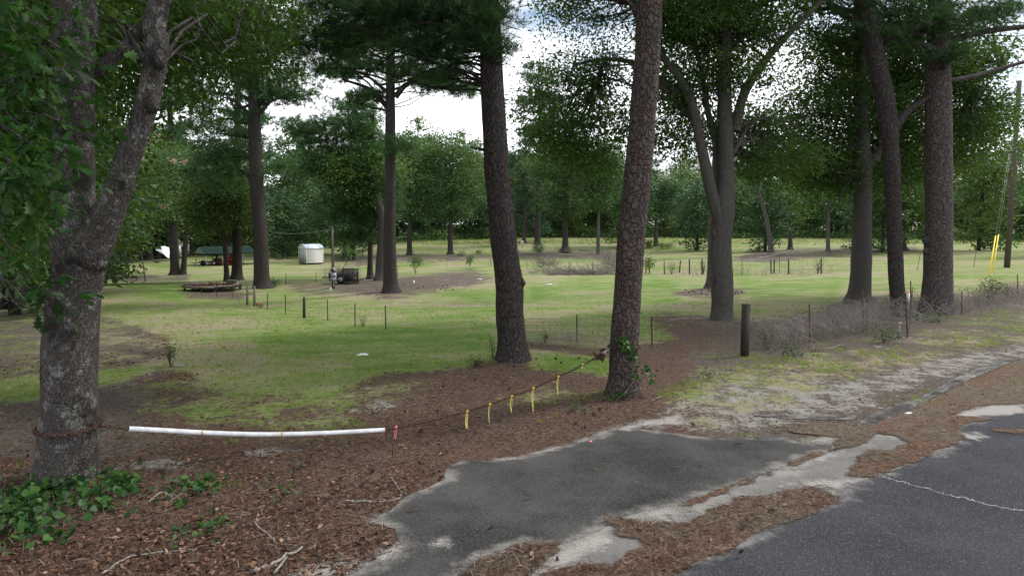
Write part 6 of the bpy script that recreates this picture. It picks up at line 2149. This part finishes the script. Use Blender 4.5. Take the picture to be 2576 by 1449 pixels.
# ------------------------------------------------------------------ sticks
def stick(label, pts, r0, mat='stick_grey', side=None, cat='stick', name='stick', dz=.02):
    P = np.array([ground(u, v) + [0, 0, dz + (k_ * .0)] for k_, (u, v) in enumerate(pts)])
    o0_ = P[0].copy()
    mb = MB()
    c = curve_pts(P - o0_, max(6, 4 * len(pts)))
    c += rng.normal(size=c.shape) * r0 * .5
    mb.tube(c, np.linspace(r0, r0 * .45, len(c)), 7, True, .15, 12)
    for s_ in (side or []):
        Q = np.array([ground(u, v) + [0, 0, dz + .01] for (u, v) in s_]) - o0_
        mb.tube(curve_pts(Q, 6), np.linspace(r0 * .6, r0 * .3, 6), 6, True, .15, 12)
    o = mb.build(name, M[mat], None, True)
    o.location = [float(k) for k in o0_]
    o['label'], o['category'] = label, cat
    return o


stick('pale thick forked stick at the bottom edge left of the driveway', [(640, 1443), (690, 1418), (757, 1388)], .022, side=[[(690, 1449), (705, 1430), (722, 1408)]])
stick('long thin pale stick at the bottom left', [(255, 1449), (300, 1420), (338, 1403), (420, 1392), (494, 1386)], .011)
stick('short crooked pale twig among the weeds right of the oak', [(376, 1262), (405, 1243), (430, 1250), (455, 1248)], .012, side=[[(430, 1250), (436, 1262)]])
stick('thin grey twig lying across the leaves left of the driveway', [(640, 1320), (680, 1352), (700, 1370), (745, 1376)], .008)
stick('grey stick half buried left of the driveway corner', [(865, 1360 - 98), (930, 1265), (1000, 1258), (1010, 1240)], .013)
stick('thin leaning twig in the leaves left of the driveway', [(985, 1205), (1000, 1228), (1022, 1248)], .008)
stick('pale thin branch lying on the verge grass below the dry vines', [(2080, 882), (2115, 871), (2140, 880)], .012)
stick('small curved twig on the straw right of the vine-wrapped pine', [(1640, 1010), (1660, 1002), (1672, 998)], .009)
stick('dark stick lying on the bare soil left of the pipe centre', [(520, 1058), (560, 1052), (620, 1050)], .012, 'stick_dark')
stick('thin dark twig across the pale sand at the bottom left', [(790, 1400), (850, 1415), (930, 1405), (985, 1392)], .007, 'stick_dark')
stick('long fallen branch lying on the far bank behind the garden fence', [(1901, 651), (1940, 647), (1970, 637), (1990, 631)], .07, name='fallen_branch', cat='branch', dz=.08)
stick('fallen branch on the far bank behind the leaning pine', [(2240, 643), (2255, 636), (2275, 633)], .05, name='fallen_branch', cat='branch', dz=.06)
for i, (u, v, a) in enumerate([(1040, 1290, .4), (1495, 1185, 0), (1240, 1330, .8), (1700, 1180, .2), (1860, 1120, .1), (1330, 1260, .5)]):
    g_ = ground(u, v, True)
    o = MB().tube(np.array([[-.07, 0, .022], [0, .006, .024], [.07 * math.cos(a), .07 * math.sin(a), .022]]), [.004, .006, .003], 5).build('twig', M['straw'])
    o.location = [float(k) for k in g_]
    o.rotation_euler = (0, 0, a)
    o['label'], o['category'], o['group'] = 'tiny pale twig lying loose on the dark driveway asphalt', 'twig', 'loose twigs on the driveway'

# ------------------------------------------------------------------ pine cones
cmb = MB()
V, fs = [], []
for k in range(7):
    a = np.linspace(0, 6.28, 9)[:-1] + k * .39
    rr_c = .034 * math.sin((k + .8) / 7.6 * 3.14) + .004
    zc = .012 * k
    pts_ = np.stack([np.cos(a) * rr_c, np.sin(a) * rr_c, np.full(8, zc)], 1)
    P = pts_
    d = np.stack([np.cos(a), np.sin(a), np.full(8, .25)], 1)
    tv = np.array([[-.009, -.01, 0], [.009, -.01, 0], [.008, .012, .004], [-.008, .012, .004]])
    V_, f_ = inst(tv, [[[0, 1, 2, 3]]], P, frames(d, np.zeros(8)), np.ones(8))
    cmb.add(V_, f_)
cmb.tube(np.array([[0, 0, 0], [0, 0, .04], [0, 0, .085]]), [.012, .022, .005], 6)
cone0 = cmb.build('pine_cone', M['cone_pine'])
spots = [(1350, 908, 'just right of the centre pine foot'), (1395, 905, None), (1413, 915, None), (1265, 935, None), (1195, 960, None), (1120, 975, None), (1055, 1090, None), (1290, 925, None), (1460, 905, None), (1510, 1035, None),
         (1446, 1070, None), (1476, 1082, None), (1490, 1045, None), (1080, 1122, None), (940, 1190, None), (640, 1230, None), (1285, 980, None), (860, 1150, None), (1100, 1040, None), (950, 1240, None), (1745, 1075, None)]
ci = 0
for (u, v, _) in spots:
    o = cone0 if ci == 0 else cone0.copy()
    if ci:
        sc.collection.objects.link(o)
    ci += 1
    g_ = ground(u, v)
    o.location = (g_[0], g_[1], g_[2] + .035)
    o.rotation_euler = (random.uniform(1.2, 1.8), 0, random.uniform(0, 6.28))
    o.scale = (random.uniform(.5, .65), random.uniform(.5, .65), random.uniform(.6, .8))
    o['label'], o['category'], o['group'] = 'small dark pine cone lying in the straw under the front pines', 'pine cone', 'pine cones in the straw under the front pines'
for (u0, v0, n, w, h, lb) in [(1040, 725, 26, 110, 9, 'small dark pine cone lying in the straw round the middle pine'), (1790, 738, 26, 80, 7, 'small dark pine cone on the straw ring behind the many-stemmed tree')]:
    for k in range(n):
        o = cone0.copy()
        sc.collection.objects.link(o)
        g_ = ground(u0 + random.uniform(-w, w), v0 + random.uniform(-h, h))
        o.location = (g_[0], g_[1], g_[2] + .04)
        o.rotation_euler = (random.uniform(1.2, 1.8), 0, random.uniform(0, 6.28))
        o.scale = [.8] * 3
        o['label'], o['category'], o['group'] = lb, 'pine cone', 'pine cones ' + lb.split('lying ')[-1].split('cone ')[-1]

# ------------------------------------------------------------------ small things
def bit(name, label, cat, u, v, size, mat, rz=.3, dz=0.0):
    g_ = ground(u, v)
    mb = MB()
    sx, sy, sz = size
    a = np.linspace(0, 6.28, 9)[:-1]
    V = []
    for (k, zz) in ((1.0, 0), (.95, sz * .7), (.5, sz)):
        for t in a:
            V.append([math.cos(t) * sx / 2 * k * random.uniform(.85, 1.1), math.sin(t) * sy / 2 * k * random.uniform(.85, 1.1), zz])
    V.append([0, 0, sz])
    i = np.arange(8)
    mb.add(V, [np.vstack([np.stack([i, (i + 1) % 8, 8 + (i + 1) % 8, 8 + i], 1), np.stack([8 + i, 8 + (i + 1) % 8, 16 + (i + 1) % 8, 16 + i], 1)]), np.stack([16 + i, 16 + (i + 1) % 8, np.full(8, 24)], 1)])
    o = mb.build(name, M[mat])
    o.location = (g_[0], g_[1], g_[2] + dz)
    o.rotation_euler = (0, 0, rz)
    o['label'], o['category'] = label, cat
    return o


bit('plastic_bottle', 'crumpled white plastic bottle lying on the lawn left of the centre pine', 'bottle', 912, 894, (.28, .08, .05), 'white')
bit('paper_cup', 'small white cup standing on the lawn right of the middle pine', 'cup', 1041, 712, (.13, .13, .16), 'white')
bit('paper_scrap', 'white scrap lying in the lawn between the middle and centre pines', 'litter', 1385 / 1.0 - 5, 716, (.5, .15, .04), 'white')
bit('paper_scrap', 'torn white scrap on the bare strip left of the centre pine', 'litter', 1206, 703, (.35, .15, .05), 'white')
bit('rag', 'orange rag on the ground at the lawn fence below the deck', 'rag', 648, 770, (.13, .1, .16), 'orange_cloth')
bit('flat_stone', 'pale flat stone at the foot of the small shrub right of the big oak', 'stone', 452, 922, (.32, .16, .05), 'stick_grey')
bit('stump', 'small grey stump against the woven fence left of the vine-wrapped pine', 'stump', 1433, 858, (.16, .13, .2), 'stick_grey')
bit('paper_scrap', 'tiny pink scrap on the driveway asphalt near its far edge', 'litter', 1485, 1112, (.06, .04, .01), 'tape_pink', dz=.01)
bit('paper_scrap', 'white crumpled scrap beside the dark asphalt strip on the verge', 'litter', 2285, 1042, (.16, .06, .03), 'white')
bit('leaf_curl', 'large curled pinkish dead leaf among the weeds at the lower left', 'dead leaf', 382, 1325, (.14, .10, .06), 'dead_leaf_big') if False else None
g_ = ground(967, 667)
o = MB().tube(np.array([[0, 0, 0], [0, 0, hpx(30, g_[1])]]), .05, 8).build('white_pipe', M['white'])
o.location = [float(k) for k in g_]
o['label'], o['category'] = 'short upright white pipe just left of the middle pine', 'pipe'
g_ = ground(1314, 625)
bf = thing('bird_feeder', 'white feeder hanging on a thin pole beside the far pale pine', 'bird feeder', tuple(g_))
h = hpx(25, g_[1])
MB().tube(np.array([[0, 0, 0], [0, 0, h]]), .03, 6).build('pole', M['metal_dark'], bf)
MB().box((0, -.05, h * .6), (.35, .3, h * .35)).build('feeder_body', M['white'], bf)
MB().box((0, -.05, h * .82), (.45, .4, .06)).build('roof', M['metal_dark'], bf)
g_ = ground(912, 646)
mbx = thing('birdhouse', 'dark box on a post on the far lawn left of the middle pine', 'birdhouse', tuple(g_))
MB().box((0, 0, hpx(8, g_[1])), (.12, .12, hpx(16, g_[1]))).build('post', M['wood_dark'], mbx)
MB().box((.1, 0, hpx(15, g_[1])), (.4, .3, hpx(5, g_[1]))).build('box', M['metal_dark'], mbx)
g_ = ground(1676 / 1.1646 - 49 / 1.0 * 0 + 0, 640)
# crepe myrtle blossoms behind the oak
gq = ground(350, 690)
cr_ = Crown()
crp = thing('crepe_myrtle', 'small tree with pale pink blossoms behind the fork of the big oak', 'tree', (at(365, 690, 55)[0], 55, float(T(at(365, 690, 55)[0], 55))))
oo = np.array(crp.location)
cb = Crown()
mb = MB()
for (u, v, ru, rv) in [(350, 420, 45, 40), (390, 470, 45, 40), (400, 380, 40, 35), (360, 520, 50, 35), (330, 470, 40, 45), (420, 430, 40, 35), (430, 520, 40, 35)]:
    c, r = lobe(u, v, ru, rv, 55)
    cc = cr_.leaves(c - oo, r, .2, 1.0, .5, 24)
    top_ = np.array([-.3, 0, 2.6])
    if not mb.n:
        mb.tube(curve_pts([[0, 0, -.2], [-.1, 0, 1.2], top_], 8), np.linspace(.06, .04, 8), 7, False)
    mb.tube(wobble_path(top_, c - oo, 7, .1), np.linspace(.03, .006, 7), 5, False)
for (u, v) in [(362, 308), (378, 356), (438, 407), (463, 408), (316, 475), (324, 487), (410, 518), (360, 400), (395, 345), (335, 440)]:
    c, r = lobe(u, v, 7, 6, 52)
    cb.leaves(c - oo, r, .12, 1.3, .12, 12, LEAF)
mb.build('trunk', M['oak_bark'], crp, True)
cr_.mb.build('crown', M['leaf_far'], crp)
cb.mb.build('blossoms', M['blossom'], crp)

# ------------------------------------------------------------------ ground litter, needles and grass: uncountable
polyD, polyR, polyW = np.array(DRIVE), np.array(ROAD), np.array(WORN)


def paved(x, y):
    P = np.stack([x, y], 1)
    a = np.maximum(np.maximum(poly_sd(P, polyD), poly_sd(P, polyR)), poly_sd(P, polyW))
    b = np.full(len(x), -9.0)
    for q in STRAW:
        b = np.maximum(b, poly_sd(P, np.array(q)))
    return a, b


def sample(n, u0, u1, v0, v1, power=1.0):
    u = rng.uniform(u0, u1, n)
    v = v0 + (v1 - v0) * rng.random(n) ** power
    return grounds(u, v), u, v


def vnoise(x, y, f, s_=0.0):
    return (np.sin(x * f + s_ + 1.7 * np.sin(y * f * .7 + s_)) * np.sin(y * f * 1.1 + 1.3 * np.sin(x * f * .8 + 2 * s_))) * .5 + .5


# fallen leaves
P, u, v = sample(52000, -500, 2900, 930, 1700)
a, b = paved(P[:, 0], P[:, 1])
g, sa, red, lush = zones(P[:, 0], P[:, 1], P[:, 2])
w = np.where(u < 1150, 1.0, .35) * np.where(v > 1130, 1.0, .35) * (1 - .75 * g)
w *= .15 + .85 * vnoise(P[:, 0], P[:, 1], 1.9)
keep = (rng.random(len(P)) < w) & ((a < -.03) | (b > .05) | (rng.random(len(P)) < .004))
P = P[keep]
zo = np.where((a[keep] > -.1), .022, .004)
P[:, 2] += zo + rng.random(len(P)) * .018
n = len(P)
d = rng.normal(size=(n, 3)) * [1, 1, .28]
mb = MB()
lt = (np.array([[0, 0, 0], [.2, .25, .10], [.26, .6, .14], [0, 1, .05], [-.26, .6, .16], [-.2, .25, .10], [0, .5, 0]]), [[[0, 1, 2, 6], [6, 2, 3, 4], [0, 6, 4, 5]]])
V, fs = inst(lt[0], lt[1], P, frames(d, rng.normal(size=n) * .6),   .03 + .045 * rng.random(n) ** 1.7)
mb.add(V, fs, np.repeat(rng.random(n), 7))
mb.build('leaf_litter', M['dead_leaf'], None, kind='stuff')
print('leaves', n)

# leaves strewn under the left trees
P, u, v = sample(9000, -500, 620, 755, 960)
g, sa, red, lush = zones(P[:, 0], P[:, 1], P[:, 2])
keep = (g < .4) & (rng.random(len(P)) < .6)
P = P[keep] + [0, 0, .008]
n = len(P)
mb = MB()
V, fs = inst(LEAF[0], LEAF[1], P, frames(rng.normal(size=(n, 3)) * [1, 1, .12], rng.normal(size=n) * .3), .06 + .05 * rng.random(n))
mb.add(V, fs, np.repeat(rng.random(n), 4))
mb.build('leaf_litter', M['dead_leaf'], None, kind='stuff')

# pine needles
P, u, v = sample(85000, -500, 3000, 870, 1700, .9)
a, b = paved(P[:, 0], P[:, 1])
g, sa, red, lush = zones(P[:, 0], P[:, 1], P[:, 2])
keep = ((a < -.02) & (rng.random(len(P)) > g * .9) | (b > .0) | (rng.random(len(P)) < .004))
P = P[keep]
P[:, 2] += np.where(a[keep] > -.1, .022, .003) + rng.random(len(P)) * .02
n = len(P)
d = rng.normal(size=(n, 3)) * [1, 1, .12]
mb = MB()
nt3 = (np.array([[-.02, 0, 0], [.02, 0, 0], [.03, .5, .06], [-.01, .5, .06], [.0, 1, 0]]), [[[0, 1, 2, 3]], [[3, 2, 4]]])
V, fs = inst(nt3[0], nt3[1], P, frames(d, rng.normal(size=n) * .5), .07 + .08 * rng.random(n))
mb.add(V, fs, np.repeat(rng.random(n), 5))
mb.build('fallen_needles', M['straw'], None, kind='stuff')
print('needles', n)


# grass tufts
def grass(n, u0, u1, v0, v1, hgt, blades, w, mat, thr, power=1.0, name='grass', gfun=None, sizef=0.0):
    P, u, v = sample(n, u0, u1, v0, v1, power)
    a, b = paved(P[:, 0], P[:, 1])
    g, sa, red, lush = zones(P[:, 0], P[:, 1], P[:, 2])
    nz = (vnoise(P[:, 0], P[:, 1], 1.1) - .5) * .6 + (vnoise(P[:, 0], P[:, 1], 4.3, 1.0) - .5) * .7 + (rng.random(len(P)) - .5) * .5
    keep = (g + nz - sa * .35 > thr) & (a < -.03)
    P = P[keep]
    m_ = len(P)
    if not m_:
        return
    mb = MB()
    d = rng.normal(size=(m_, 3)) * .15 + [0, 0, 1]
    grp = rng.integers(0, 3, m_)
    for k in range(3):
        q = grp == k
        tv, tf = grass_tuft(blades, k + 5, w)
        sc_ = hgt * (.6 + .8 * rng.random(q.sum())) * (1 + sizef * P[q, 1])
        V, fs = inst(tv, tf, P[q] - [0, 0, .004], frames(d[q], rng.random(q.sum()) * 6.28), sc_)
        mb.add(V, fs, np.repeat(rng.random(q.sum()), len(tv)))
    mb.build(name, mat, None, kind='stuff')
    print(name, m_)


grass(30000, -300, 2900, 760, 1250, .05, 9, .06, M['grass'], .55, 1.0, 'grass', sizef=.012)
grass(24000, -300, 2900, 600, 960, .03, 7, .08, M['grass_dry'], .5, 1.0, 'grass', sizef=.016)
grass(20000, 1500, 2900, 780, 1130, .06, 10, .05, M['grass'], .42, 1.0, 'grass')
grass(7000, 600, 2900, 598, 616, .38, 7, .06, M['grass_tall'], .3, 1.0, 'tall_grass')
